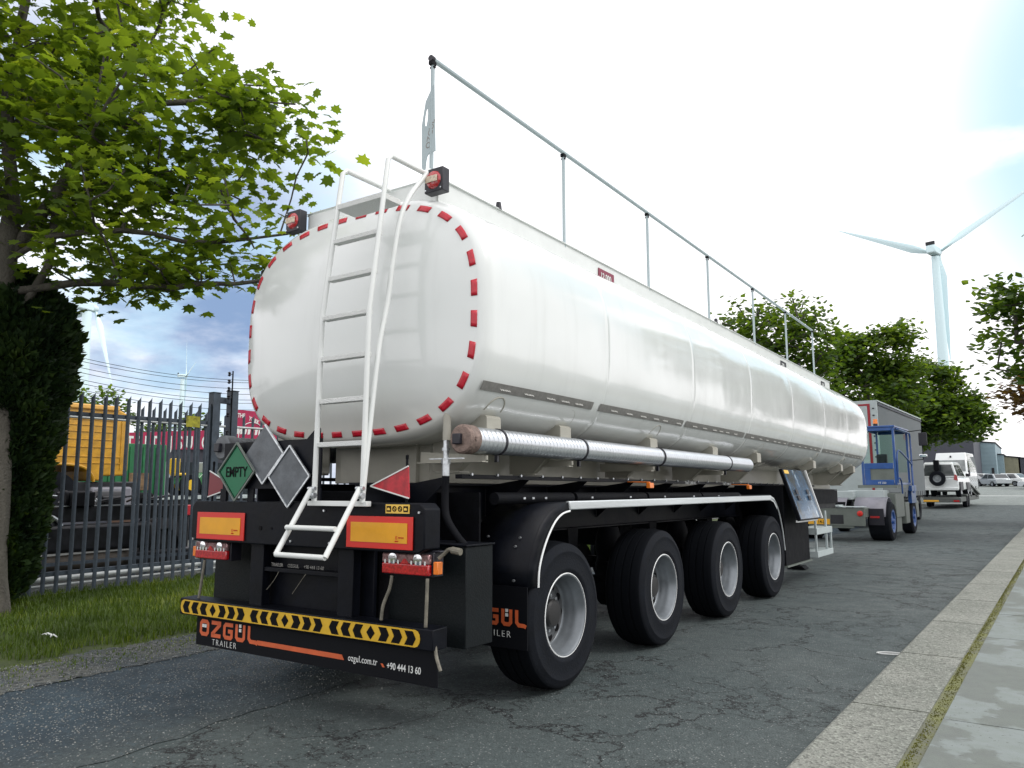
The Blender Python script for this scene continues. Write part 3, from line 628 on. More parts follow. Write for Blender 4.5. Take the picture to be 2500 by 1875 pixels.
# chassis frame
b = MB()
for q in (1, -1):
    x = q*.50
    b.box(x-.065, x+.065, -1.45, 13.0, 1.50, 1.515); b.box(x-.006, x+.006, -1.45, 13.0, 1.12, 1.50); b.box(x-.065, x+.065, -1.45, 9.0, 1.105, 1.12)
    b.box(q*.93-.03, q*.93+.03, -.9, 9.2, 1.545, 1.575)
for y in [-1.0, 0, .95, 1.9, 2.9, 3.9, 4.8, 5.8, 6.8, 7.8, 9, 10.2, 11.4, 12.6]:
    b.box(-.50, .50, y-.03, y+.03, 1.2, 1.46)
    for q in ((1, -1) if y < 9.5 else ()): b.add([(q*.51, y-.004, 1.50), (q*.92, y-.004, 1.56), (q*.92, y-.004, 1.54), (q*.51, y-.004, 1.2), (q*.51, y+.004, 1.50), (q*.92, y+.004, 1.56), (q*.92, y+.004, 1.54), (q*.51, y+.004, 1.2)], [(0, 1, 2, 3), (7, 6, 5, 4), (0, 4, 5, 1), (2, 6, 7, 3)])
fr = b.build('chassis_frame', m_black, T, bevel=.002)
b = MB(); y = -.8
while y < 9: b.cyl((.96, y, 1.575), (.975, y, 1.575), .010, n=8); y += .31
b.build('bolt_row', m_galv, fr)
# suspension hangers, axles, air springs, brake drums
for i in range(4):
    yc = i*1.83; zc = .535+.016+SL*yc
    b = MB(); b.cyl((-1.0, yc, zc), (1.0, yc, zc), .075, n=20); ax = b.build('axle', m_black2, T)
    for q in (1, -1): b = MB(); b.cyl((q*.62, yc, zc), (q*.86, yc, zc), .21, n=28); b.build('brake_drum', m_black2, ax)
    for q in (1, -1):
        b = MB(); x = q*.50; b.prism([(yc-.62, 1.12), (yc-.42, 1.12), (yc-.47, .68), (yc-.57, .68)], 0, x-.07, x+.07); b.beam((x, yc-.52, .72), (x, yc+.30, zc-.07), .09, .05)
        b.build('hanger', m_black2, ax)
    for q in (1, -1):
        b = MB(); b.lathe([(.02, zc-.02), (.09, zc), (.13, zc+.05), (.14, zc+.16), (.12, zc+.22), (.14, zc+.30), (.13, zc+.42), (.1, 1.10)], 24, 2, (q*.50, yc+.34, 0))
        b.build('air_spring', m_rub, ax)
# wheels (outer face towards +x)
def make_wheel(parent):
    R0 = .535
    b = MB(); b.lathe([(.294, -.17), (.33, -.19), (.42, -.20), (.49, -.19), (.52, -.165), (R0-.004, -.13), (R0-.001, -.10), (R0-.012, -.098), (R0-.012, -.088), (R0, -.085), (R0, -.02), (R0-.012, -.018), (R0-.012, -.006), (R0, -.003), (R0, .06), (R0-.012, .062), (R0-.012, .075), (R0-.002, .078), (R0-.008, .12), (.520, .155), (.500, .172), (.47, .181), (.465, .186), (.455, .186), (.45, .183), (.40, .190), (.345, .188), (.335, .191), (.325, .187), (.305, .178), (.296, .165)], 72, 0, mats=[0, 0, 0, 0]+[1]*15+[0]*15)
    wh = b.build('wheel', [m_tyre, m_tread_shade], parent, smooth=50)
    b = MB(); b.lathe([(.288, -.17), (.300, .160), (.302, .172), (.297, .178), (.286, .176), (.276, .160), (.272, .13), (.262, .115), (.262, .09), (.252, .06), (.246, .03), (.243, .012), (.236, .004)], 72, 0)
    rm = b.build('rim', m_rim, wh, smooth=40)
    b = MB(); b.lathe([(.3035, .166), (.3045, .176), (.299, .1805), (.2955, .1795)], 72, 0); b.build('rim_edge', m_wtrim, rm)
    b = MB(); b.lathe([(.236, .003), (.222, -.004), (.205, .002), (.17, .012), (.145, .016), (.095, .016)], 72, 0); dk = b.build('wheel_disc', m_disc, wh, smooth=40)
    for k_ in range(10):
        b = MB(); a = 2*pi*k_/10; c = Vector((0, .190*cos(a), .190*sin(a))); b.cyl(c+Vector((-.01, 0, 0)), c+Vector((.0095, 0, 0)), .031, n=20); b.build('hand_hole', m_ink, dk)
    b = MB(); b.lathe([(.10, -.02), (.10, .065), (.088, .08), (.05, .086), (.001, .086)], 32, 0); hb = b.build('hub', m_hub, wh)
    b = MB()
    for k_ in range(10):
        a = 2*pi*(k_+.5)/10; b.cyl((.012, .128*cos(a), .128*sin(a)), (.04, .128*cos(a), .128*sin(a)), .014, .012, 6)
    b.build('wheel_nut', m_galv, hb)
    return wh
w0 = make_wheel(T)
for i in range(4):
    for q in (1, -1):
        o = w0 if (i == 0 and q == 1) else dup(w0, T)
        o.location = (q*1.075, i*1.83, .551+SL*i*1.83); o.rotation_euler = (random.uniform(0, 6.28), 0, 0 if q == 1 else pi)
b = MB(); b.box(1.262, 1.268, -.07, -.045, .19, .20) 
# mudguard run
FP = [(-.535, .79), (-.515, .95), (-.45, 1.10), (-.36, 1.22), (-.24, 1.31), (-.10, 1.36), (.05, 1.375), (5.42, 1.375-.0+.03), (5.60, 1.36), (5.75, 1.28), (5.88, 1.13), (5.97, .95), (6.05, .66)]
FP = [(y, z+(.012*min(max(y, 0), 5.4)/5.4)) for y, z in FP]
for q in (1, -1):
    b = MB(); A = [(q*.72, y, z) for y, z in FP]; B = [(q*1.25, y, z) for y, z in FP]; n = len(A)
    b.strip(A, B); In = []
    fd = b.build('mudguard', m_black, T, smooth=50); so = fd.modifiers.new('thick', 'SOLIDIFY'); so.thickness = .008
    lip = [(-.405, .79), (-.39, .92), (-.33, 1.05), (-.25, 1.16), (-.16, 1.245), (-.06, 1.295), (.05, 1.313)]
    out_ = FP[:7]; b = MB(); b.strip([(q*1.253, y, z) for y, z in out_], [(q*1.258, y, z) for y, z in lip])
    li = b.build('side_lip', m_black, fd, smooth=50); so = li.modifiers.new('thick', 'SOLIDIFY'); so.thickness = .006
    b = MB(); b.tube(smooth_path([(q*1.264, y, z-.003) for y, z in lip], 4), .0075, 8); b.build('edge_trim', m_wtrim, fd)
    b = MB(); b.prism([(.052, 1.318), (5.42, 1.345), (5.42, 1.408), (.04, 1.384)], 0, min(q*1.23, q*1.268), max(q*1.23, q*1.268)); b.build('top_rail', m_alu, fd, bevel=.008)
    b = MB(); ft = [(5.40, 1.376), (5.56, 1.345), (5.70, 1.25), (5.82, 1.10), (5.91, .92), (5.99, .66)]
    b.strip([(q*1.262, y, z+.03) for y, z in ft[:3]], [(q*1.262, y-.01, z-.03) for y, z in ft[:3]]); b.tube(smooth_path([(q*1.262, y, z) for y, z in ft], 4), .009, 8); b.build('edge_trim', m_alu, fd)
    b = MB(); y = -.3
    for yy in (-.3, -.18, .0, .75, 1.5, 2.3, 3.1, 3.9, 4.7): b.cyl((q*1.08, yy, 1.40), (q*1.08, yy, 1.415), .011, n=8)
    b.build('bolt', m_galv, fd)
    for xx, zz, yy in ((.86, 1.13, -.445), (1.14, 1.13, -.445), (.84, 1.07, -.475), (1.12, 1.07, -.475), (1.15, .84, -.54)):
        b = MB(); b.cyl((q*xx, yy-.014, zz), (q*xx, yy, zz), .009, n=8); b.build('screw', m_galv, fd)
    b = MB()
    for y0, y1 in ((-.55, .55), (.6, 2.0), (2.05, 3.5), (3.55, 4.9)): b.lathe([(.001, y0), (.045, y0), (.045, y1), (.001, y1)], 16, 1, (q*.98, 0, 1.405)); 
    b.build('brace_tube', m_black2, fd)
    b = MB(); b.box(min(q*.70, q*1.262), max(q*.70, q*1.262), -.548, -.538, .38, .80); mf = b.build('mud_flap', m_rub, T)
    if q == 1:
        logo(mf, .70, -.5515, .53, .55, 1, .115); text('TRAILER', .062, m_wlet, mf, (.83, -.552, .455), 'rear', -.001, 1.05, spacing=1.3)
# rear corner boxes behind the bumper
for q in (1, -1):
    b = MB(); x0, x1 = sorted((q*.62, q*1.262)); b.prism([(x0, .50), (x1, .50), (x1, 1.115), (x0, 1.115)], 1, -1.24, -.955)
    bx = b.build('locker', m_cab, T, bevel=.006)
    b = MB(); b.box(x0-.005, x1+.012, -1.25, -.945, 1.116, 1.128); b.build('lid', m_black, bx, bevel=.003)
# rear frame: cross beam, uprights, back panel
b = MB(); b.prism([(-1.12, 1.085), (1.12, 1.085), (1.17, 1.11), (1.17, 1.35), (1.13, 1.385), (-1.13, 1.385), (-1.17, 1.35), (-1.17, 1.11)], 1, -1.53, -1.38); rb = b.build('rear_beam', m_black, T, bevel=.008)
b = MB(); b.cyl((-.35, -1.534, 1.20), (-.35, -1.528, 1.20), .016, n=16); b.cyl((-.23, -1.534, 1.20), (-.23, -1.528, 1.20), .009, n=12); b.build('bolt_hole', m_ink, rb)
b = MB()
for x in (-.45, .45): b.box(x-.07, x+.07, -1.47, -1.40, .60, 1.10)
b.box(-.38, .38, -1.46, -1.38, .895, .925); b.box(-.60, .60, -1.36, -1.33, .56, 1.10)
up = b.build('upright', m_black, T, bevel=.004)
text('TRAILER     OZGUL     +90 444 13 60', .034, m_gtape, up, (-.30, -1.462, .935), 'rear')
for P in ([(-.22, -1.46, .90), (-.26, -1.465, .84), (-.33, -1.47, .77)], [(.06, -1.46, .90), (.0, -1.465, .83), (-.06, -1.47, .76)]):
    b = MB(); b.tube(smooth_path(P, 4), .0022, 5); b.build('loose_wire', m_tubeb, up)
for x, z in ((-1.13, 1.10), (1.13, 1.33), (.30, 1.33), (-.02, 1.12), (.36, 1.12)):
    b = MB(); b.cyl((x, -1.54, z), (x, -1.53, z), .008, n=8); b.build('bolt', m_galv, rb)
b = MB(); b.box(-.62, .35, -1.05, -.6, .50, 1.45); b.box(-1.0, .9, -.62, -.60, 1.0, 1.45); b.build('rear_bulkhead', m_black2, T)
b = MB(); b.box(-.83, .23, -1.515, -1.50, 1.475, 1.815)
for x in (-.82, -.5, -.14, .2): b.box(x-.035, x+.035, -1.515, -1.50, 1.38, 1.475)
b.add([(.06, -1.512, 1.80), (.22, -1.512, 1.80), (.22, -1.512, 1.88), (.19, -1.512, 1.90), (.16, -1.512, 1.88)], [(0, 1, 2, 3, 4)])
b.build('placard_board', m_black, T, bevel=.002)
for (cx_, cz_, yy, mm) in ((-.635, 1.60, -1.545, m_green), (-.345, 1.722, -1.53, m_plac), (-.055, 1.56, -1.54, m_plac)):
    h_ = .212; rot = [(cx_, cz_-h_), (cx_+h_, cz_), (cx_, cz_+h_), (cx_-h_, cz_)]
    b = MB(); b.prism(rot, 1, yy, yy+.004); pc = b.build('hazard_plate', mm, T)
    b = MB()
    for i in range(4):
        if mm is not m_green and i == 2 and cx_ < -.2: continue
        a, c_ = Vector((rot[i][0], yy-.003, rot[i][1])), Vector((rot[(i+1) % 4][0], yy-.003, rot[(i+1) % 4][1])); b.beam(a, c_, .012, .012, up=(0, 1, 0))
    b.build('frame', m_chgrey if mm is m_green else m_galv, pc)
    if mm is m_green:
        text('EMPTY', .104, m_ink, pc, (cx_+.003, yy-.002, cz_-.037), 'rear', .0016, .80, align='CENTER')
        b = MB(); k_ = .90
        for i in range(4):
            P = [(cx_+(x-cx_)*k_, z_) for x, z_ in [(p[0], cz_+(p[1]-cz_)*k_) for p in rot]]
            b.beam((P[i][0], yy-.001, P[i][1]), (P[(i+1) % 4][0], yy-.001, P[(i+1) % 4][1]), .003, .004, up=(0, 1, 0))
        b.build('border_line', m_ink, pc)
# ECE marker boards
for q in (1, -1):
    x0 = .5205 if q > 0 else -1.0852
    b = MB(); b.box(x0, x0+.5647, -1.541, -1.534, 1.104, 1.302); mk = b.build('marker_plate', m_orange, T, bevel=.002)
    b = MB(); b.box(x0+.042, x0+.523, -1.5445, -1.5415, 1.142, 1.264); b.build('yellow_field', m_yel, mk)
    text('E', .030, m_orange, mk, (x0+.43, -1.546, 1.165), 'rear'); text('ARTICLE', .012, m_orange, mk, (x0+.452, -1.546, 1.172), 'rear'); text('00023', .012, m_orange, mk, (x0+.425, -1.546, 1.150), 'rear')
b = MB(); b.box(.855, 1.05, -1.536, -1.531, 1.322, 1.377); sk = b.build('warning_sticker', m_stick, T)
for i in range(4):
    cxs = .883+i*.0465; b = MB()
    if i in (0, 3): b.box(cxs-.018, cxs+.018, -1.5385, -1.5365, 1.332, 1.367)
    else: b.lathe([(.011, -1.5385), (.017, -1.5385), (.017, -1.5365), (.011, -1.5365), (.011, -1.5385)], 20, 1, (cxs, 0, 1.35)); b.beam((cxs-.011, -1.5375, 1.36), (cxs+.011, -1.5375, 1.34), .003, .004, up=(0, 1, 0))
    b.build('symbol', m_ink, sk)
    if i in (0, 3): b = MB(); b.prism([(cxs-.012, 1.341), (cxs+.012, 1.341), (cxs+.012, 1.348), (cxs+.004, 1.357), (cxs-.01, 1.355)], 1, -1.5405, -1.539); b.build('symbol', m_stick, sk)
# triangular reflectors on stalks
for q in (1, -1):
    P = [(q*.69, 1.49), (q*1.01, 1.612), (q*1.02, 1.415)]
    b = MB(); b.prism(P, 1, -1.505, -1.498); tr = b.build('triangle_reflector', mat('triangle red', (.40, .012, .022), .35, var=.3, vscale=20) if q > 0 else m_dred, T)
    b = MB(); b.beam((P[0][0], -1.507, P[0][1]), (P[1][0], -1.507, P[1][1]), .008, .006, up=(0, 1, 0)); b.beam((P[0][0], -1.507, P[0][1]), (P[2][0], -1.507, P[2][1]), .008, .006, up=(0, 1, 0)); b.build('white_edge', m_wlet, tr)
    b = MB(); b.tube([(q*.985, -1.49, 1.37), (q*.985, -1.49, 1.66)], .008, 8); b.lathe([(.001, 1.685), (.010, 1.68), (.010, 1.66), (.008, 1.655)], 10, 2, (q*.985, -1.49, 0)); b.build('stalk', m_black2, tr)
# tail lamps
for q in (1, -1):
    x0, x1 = sorted((q*.785, q*1.17)); z0, z1 = .952, 1.078
    b = MB(); b.box(x0-.012, x1+.012, -1.455, -1.36, z0-.008, z1+.012); b.box(x0-.06, x1+.05, -1.44, -1.37, z1+.012, z1+.022); tl = b.build('tail_lamp', m_plas, T, bevel=.006)
    zm = z0+(z1-z0)*.52
    b = MB(); b.box(x0, x1, -1.487, -1.455, z0, zm); b.build('red_lens', m_redl, tl, bevel=.008)
    b = MB(); b.box(x0, x1, -1.485, -1.455, zm+.001, z1); cl_ = b.build('clear_lens', m_clear, tl, bevel=.008)
    b = MB(); cx_ = (x0+x1)/2; b.prism([(cx_-.035, zm), (cx_+.035, zm), (cx_+.008, z1-.03), (cx_-.008, z1-.03)], 1, -1.4885, -1.486); b.build('red_prism', m_redl, tl)
    b = MB()
    for i in range(10):
        xx = x0+.03+i*(x1-x0-.06)/9
        if abs(xx-cx_) > .05: b.box(xx-.006, xx+.006, -1.4885, -1.486, zm-.002, zm+.020)
    b.build('lens_rib', m_wlet, tl)
    b = MB()
    for xx in (x0+.09, x1-.09): b.lathe([(.001, -1.4875), (.03, -1.4872), (.034, -1.4862)], 20, 1, (xx, 0, z1-.032))
    b.build('bulb_reflector', m_chrome, tl)
    b = MB(); xe = q*1.19; b.box(min(xe, xe+q*.035), max(xe, xe+q*.035), -1.47, -1.42, z0+.01, zm+.02); b.build('side_lens', m_amber, tl, bevel=.005)
# marker horn on the right, stub on the left
b = MB(); b.tube(smooth_path([(1.20, -1.43, 1.055), (1.235, -1.42, 1.085), (1.27, -1.42, 1.11), (1.33, -1.42, 1.112)], 4), [.012]*13, 8); b.tube([(1.295, -1.42, 1.108), (1.36, -1.42, 1.10)], .021, 10); b.build('marker_arm', m_tubeb, T)
# bent plastic drain tubes
for P in ([(.87, -1.48, .94), (.86, -1.49, .86), (.82, -1.50, .76), (.81, -1.505, .67)], [(1.165, -1.49, .94), (1.17, -1.50, .80), (1.165, -1.50, .66)], [(1.24, -1.50, .56), (1.26, -1.51, .50), (1.30, -1.52, .43)], [(-1.05, -1.48, .94), (-1.06, -1.49, .80), (-1.07, -1.50, .66)]):
    b = MB(); b.tube(smooth_path(P, 5), .0105, 8); b.build('drain_tube', m_tubeb, T)
# bumper with chevron tape
b = MB(); b.prism([(-1.535, .535), (-1.535, .655), (-1.40, .66), (-1.40, .535)], 0, -1.25, 1.25); bu = b.build('bumper', m_black, T, bevel=.006)
CX0, CX1, c0, c1 = -1.235, 1.155, .545, .645
b = MB(); pl = []
for sgn, xc in ((1, CX1-.04), (-1, CX0+.04)):
    for i in range(7):
        a = -pi/2+pi*i/6; pl.append((xc+sgn*.04*cos(a), (c0+c1)/2+sgn*(.05)*sin(a)))
b.prism(pl, 1, -1.539, -1.5355); ct = b.build('chevron_tape', m_byel, bu)
b = MB(); n_el = 23; pitch = (CX1-CX0-.05)/21.9; gap_ = 0
pat = 'lllorrr.'; hz_ = (c1-c0)/2-.009; zc = (c0+c1)/2
for i in range(n_el):
    ch = pat[i % 8]
    if ch == '.': gap_ += .55; continue
    x = CX0+.025+(i+.5-gap_)*pitch; w2 = pitch*.32; k_ = pitch*.44
    if ch == 'o': P = [(x-k_*.75, zc), (x, zc-hz_), (x+k_*.75, zc), (x, zc+hz_)]
    else:
        s_ = -1 if ch == 'l' else 1
        P = [(x-s_*k_*.9, zc-hz_), (x-s_*k_*.9+s_*w2*1.9, zc-hz_), (x+s_*k_, zc), (x-s_*k_*.9+s_*w2*1.9, zc+hz_), (x-s_*k_*.9, zc+hz_), (x+s_*k_-s_*w2*1.9, zc)]
    b.prism(P, 1, -1.5415, -1.5395)
b.build('chevron', m_ink, ct)
# lettered rear skirt
b = MB(); b.box(-1.08, 1.255, -1.497, -1.487, .325, .535); skt = b.build('rear_skirt', m_rub, T)
logo(skt, -1.035, -1.4975, .395, .66, 1, .118); text('TRAILER', .062, m_wlet, skt, (-.885, -1.4985, .340), 'rear', -.0012, 1.0, spacing=1.3)
b = MB(); b.prism([(-.375, .408), (-.372, .425), (.47, .425), (.49, .394), (-.36, .394)], 1, -1.5, -1.4975); b.prism([(.808, .412), (.826, .412), (.842, .392), (.824, .392)], 1, -1.5, -1.4975); b.build('stripe', m_logo, skt)
text('ozgul.com.tr', .058, m_wlet, skt, (.525, -1.4985, .395), 'rear', .0, .80, spacing=1.08); text('+90 444 13 60', .058, m_wlet, skt, (.858, -1.4985, .386), 'rear', .0004, .80)
# air line with coupling on the right
b = MB(); b.tube(smooth_path([(.93, -1.04, 1.56), (.93, -1.045, 1.40), (.96, -1.06, 1.28), (1.06, -1.08, 1.17), (1.17, -1.10, 1.09)], 6), .026, 12); b.build('rubber_hose', m_rub, T)
b = MB(); b.cyl((.93, -1.04, 1.56), (.93, -1.04, 1.64), .026, n=16); b.cyl((.93, -1.04, 1.64), (.93, -1.04, 1.68), .032, n=6); b.cyl((.93, -1.04, 1.68), (.93, -1.04, 1.80), .02, n=16); b.cyl((.93, -1.04, 1.73), (.93, -1.04, 1.75), .03, n=16); b.box(.80, 1.08, -1.06, -1.03, 1.672, 1.68); b.build('coupling', m_galv, T)
b = MB(); b.cyl((.93, -1.035, 1.80), (.93, -1.03, 2.0), .028, n=14); b.build('drain_pipe', m_cream, T)
# side marker lamps
for y in (1.70, 4.73, 7.9):
    for q in (1, -1):
        b = MB(); b.box(min(q*1.17, q*1.21), max(q*1.17, q*1.21), y-.045, y+.045, 1.49, 1.54); b.beam((q*.95, y, 1.55), (q*1.19, y, 1.545), .03, .01); b.build('side_marker', m_amber, T, bevel=.008)
for y in (3.15, 4.4):
    text('TARE 12400 KG', .045, m_wlet, T, (.962, y, 1.54), 'right', 0, 1.1)
# valve locker with raised painted door, steps, landing leg
b = MB(); b.box(.35, 1.20, 6.25, 7.62, .42, 1.55); lk = b.build('valve_locker', m_black2, T, bevel=.01)
b = MB(); b.box(.34, 1.23, 6.23, 7.64, .40, .42); b.build('sill', m_chgrey, lk)
D0 = [Vector((1.205, 6.22, 1.79)), Vector((1.205, 7.50, 1.79)), Vector((1.43, 7.46, 1.06)), Vector((1.43, 6.24, 1.06))]
nrm = (D0[1]-D0[0]).cross(D0[3]-D0[0]).normalized()*-1; nrm = nrm if nrm.x > 0 else -nrm
b = MB(); V = [p for p in D0]+[p-nrm*.05 for p in D0]; b.add(V, [(0, 1, 2, 3), (7, 6, 5, 4), (0, 4, 5, 1), (1, 5, 6, 2), (2, 6, 7, 3), (3, 7, 4, 0)]); dr = b.build('locker_door', m_black, T, bevel=.006)
lerp2 = lambda u, v, e=.004: D0[0].lerp(D0[1], u).lerp(D0[3].lerp(D0[2], u), v)+nrm*e
b = MB(); b.add([lerp2(.02, .02), lerp2(.98, .02), lerp2(.98, .98), lerp2(.02, .98)], [(0, 1, 2, 3)]); b.build('door_picture', m_pic, dr, recalc=False)
b = MB()
for u in (.25, .75):
    for v in (.46, .58):
        q = [lerp2(u-.05, v-.045, .006), lerp2(u+.05, v-.045, .006), lerp2(u+.05, v+.045, .006), lerp2(u-.05, v+.045, .006)]; b.add(q+[p+nrm*.012 for p in q], [(4, 5, 6, 7), (0, 1, 5, 4), (1, 2, 6, 5), (2, 3, 7, 6), (3, 0, 4, 7)])
b.build('latch', m_plas, dr)
b = MB(); b.add([lerp2(.03, .03, .007), lerp2(.22, .03, .007), lerp2(.22, .10, .007), lerp2(.03, .10, .007)], [(0, 1, 2, 3)]); b.build('label', m_stick, dr, recalc=False)
b = MB(); b.beam(D0[3]-nrm*.06, D0[2]-nrm*.06+Vector((0, 0, 0)), .02, .03); b.beam(D0[1]+Vector((.01, .01, 0)), D0[2]+Vector((.01, .01, 0)), .016, .03); b.build('door_edge', m_wtrim, dr)
b = MB()
for z0, z1 in ((.44, .53), (.79, .89)): b.box(1.0, 1.30, 7.72, 8.80, z0, z1)
for yy in (7.74, 8.45, 8.78): b.box(1.26, 1.29, yy-.02, yy+.02, .53, 1.15 if yy < 8.7 else .80)
b.build('side_steps', m_lgrey, T, bevel=.004)
for q in (1, -1):
    b = MB(); b.box(q*.62-.06, q*.62+.06, 9.1, 9.22, .35, 1.2); b.box(q*.62-.04, q*.62+.04, 9.12, 9.20, .16, .40); b.prism([(q*.62-.16, .125), (q*.62+.16, .125), (q*.62+.10, .18), (q*.62-.10, .18)], 1, 9.02, 9.3); b.build('landing_leg', m_black2, T, bevel=.005)
b = MB(); b.box(-.56, .56, 8.2, 13.0, 1.22, 1.495); b.build('front_subframe', m_black2, T)
b = MB(); b.cyl((-.3, 3.0, 1.0), (.3, 3.0, 1.0), .16, n=20); b.build('air_tank', m_black2, T)
b = MB(); b.cyl((-.2, 5.0, .95), (.35, 5.0, .95), .14, n=20); b.build('air_tank', m_black2, T)

# ------------------------------------------------------------------ trees
ML = [(0, -.46), (.14, -.38), (.42, -.42), (.36, -.22), (.62, -.02), (.44, .08), (.36, .12), (.44, .36), (.22, .30), (.12, .34), (0, .64), (-.12, .34), (-.22, .30), (-.44, .36), (-.36, .12), (-.44, .08), (-.62, -.02), (-.36, -.22), (-.42, -.42), (-.14, -.38)]
SL_ = [(0, -.5), (.34, -.1), (.22, .22), (0, .5), (-.22, .22), (-.34, -.1)]
def leaves(name, C_, size, m, parent, shape, r, droop=.35, flat=.75):
    n = len(C_); sh = np.array(shape); k_ = len(sh); s = size*r.uniform(.7, 1.25, n)
    nz = np.stack([r.normal(0, 1-flat, n), r.normal(0, 1-flat, n), np.full(n, .55)], 1); nz /= np.linalg.norm(nz, axis=1)[:, None]
    a = r.uniform(0, 2*pi, n); t = np.stack([np.cos(a), np.sin(a), -droop*r.uniform(0, 2, n)], 1)
    t -= nz*(t*nz).sum(1)[:, None]; t /= np.linalg.norm(t, axis=1)[:, None]; bt = np.cross(nz, t)
    V = C_[:, None]+(bt[:, None]*sh[None, :, :1]+t[:, None]*sh[None, :, 1:])*s[:, None, None]
    fold = r.uniform(.0, .42, n); V -= nz[:, None]*((np.abs(sh[:, 0])[None, :]*fold[:, None]+np.maximum(0, sh[:, 1])[None, :]**2*.9*fold[:, None])*s[:, None])[:, :, None]
    Cn = C_[:, None]; V = np.concatenate([Cn, V], 1).reshape(-1, 3); b0 = np.arange(n)*(k_+1)
    F = np.stack([np.stack([b0, b0+1+j, b0+1+(j+1) % k_], 1) for j in range(k_)], 1).ravel()
    zt = (C_[:, 2]-C_[:, 2].min())/(np.ptp(C_[:, 2])+1e-6); clump = .5+.5*np.sin(C_[:, 0]*2.1+C_[:, 1]*1.3)*np.sin(C_[:, 1]*1.9+C_[:, 2]*2.3)
    tone = np.clip(.15+.35*clump+r.normal(0, .16, n)+.1*zt, 0, 1)
    return rawmesh(name, V, F, 3, m, parent, attr=np.repeat(tone, k_+1))
def tree(label, base, trunk, lobes, ncl, per, lsize, lm, cat='tree', shape=ML, seed=1, r0=.16, spread=.28, group=None, name='tree', ldown=.3, flat=.75, twig=.006, seg=.35):
    r = np.random.default_rng(seed); root = thing(name, label, cat, base, group=group)
    nodes = []; par = []; fixed = []
    for pl_ in trunk:                    # list of polylines in local coordinates, first point must sit on an earlier node
        p0 = np.array(pl_[0][:3], float); prev = -1
        if nodes: prev = int(np.argmin([np.linalg.norm(np.array(q)-p0) for q in nodes]))
        else: nodes.append(tuple(p0)); par.append(-1); prev = 0
        for q in pl_[1:]:
            q = np.array(q, float); a = np.array(nodes[prev]); L_ = np.linalg.norm(q-a); k_ = max(1, int(L_/seg))
            for i in range(1, k_+1):
                p = a+(q-a)*i/k_+r.normal(0, .015, 3)*(i < k_); nodes.append(tuple(p)); par.append(prev); prev = len(nodes)-1
    vol = np.array([l[3]*l[4]*l[5] for l in lobes])**.8; vol /= vol.sum(); pts = []
    for _ in range(ncl):
        l = lobes[r.choice(len(lobes), p=vol)]; d = r.normal(0, 1, 3); d /= np.linalg.norm(d); rad = r.uniform(.45, 1)**.55
        pts.append((l[0]+l[3]*d[0]*rad, l[1]+l[4]*d[1]*rad, l[2]+l[5]*d[2]*rad))
    P = np.array(pts); NA = np.array(nodes); d0 = np.min(np.linalg.norm(P[:, None]-NA[None], axis=2), axis=1); leafpts = []
    for p in P[np.argsort(d0)]:
        NA = np.array(nodes); dv = NA-p; dist = np.linalg.norm(dv, axis=1)+.9*np.maximum(0, NA[:, 2]-p[2]+.1); i = int(np.argmin(dist)); a = NA[i]; L_ = np.linalg.norm(p-a); k_ = max(1, int(L_/seg)); prev = i
        g = a if par[i] < 0 else np.array(nodes[par[i]]); tdir = (a-g); tn = np.linalg.norm(tdir); tdir = tdir/tn if tn > 0 else np.array([0, 0, 1.])
        ctrl = a+tdir*L_*.35+np.array([0, 0, .08*L_])+r.normal(0, .05*L_, 3)
        for j in range(1, k_+1):
            t = j/k_; q = (1-t)**2*a+2*t*(1-t)*ctrl+t*t*p; nodes.append(tuple(q)); par.append(prev); prev = len(nodes)-1
            if j/k_ > .45: leafpts.append((q, .6))
        leafpts.append((p, 1.)); leafpts.append((p, 1.))
    n = len(nodes); ch = [0]*n; cnt = [0.]*n
    for i in range(n-1, -1, -1):
        if ch[i] == 0: cnt[i] = 1.
        if par[i] >= 0: cnt[par[i]] += cnt[i]; ch[par[i]] += 1
    tot_ = cnt[0]; rad = [max(twig, r0*(c_/tot_)**.46) for c_ in cnt]
    # chains
    child = {}
    for i in range(1, n): child.setdefault(par[i], []).append(i)
    b = MB(); st_ = [(0, None)]
    while st_:
        i, pr_ = st_.pop(); chain = ([pr_] if pr_ is not None else [])+[i]; rr = ([min(rad[pr_], rad[i]*1.15)] if pr_ is not None else [])+[rad[i]*(1.3 if pr_ is None else 1)]
        while i in child:
            cs = sorted(child[i], key=lambda q: -rad[q])
            for q in cs[1:]: st_.append((q, i))
            i = cs[0]; chain.append(i); rr.append(rad[i])
        if len(chain) > 1: b.tube([nodes[q] for q in chain], rr, 10 if rr[0] > .04 else (6 if rr[0] > .015 else 4), cap=False)
    b.build('trunk', m_bark, root, smooth=60, recalc=False)
    lc = []
    for (q, wgt) in leafpts:
        k_ = r.poisson(per*wgt/2.2); lc.append(np.array(q)[None]+r.normal(0, 1, (k_, 3))*np.array([spread, spread, spread*.55]))
    leaves('crown', np.concatenate(lc), lsize, lm, root, shape, r, ldown, flat); return root
def LD(l, d, z, rl, rd, rz):
    l -= .075*z   #         # lobe given along the view's right (l) and depth (d) directions, radii roughly isotropic in plan
    x = l*.828-d*.561; y = l*.561+d*.828; return (x, y, z, rl, rd, rz)
def pt(l, d, z):
    l -= .075*z
    return (l*.828-d*.561, l*.561+d*.828, z)
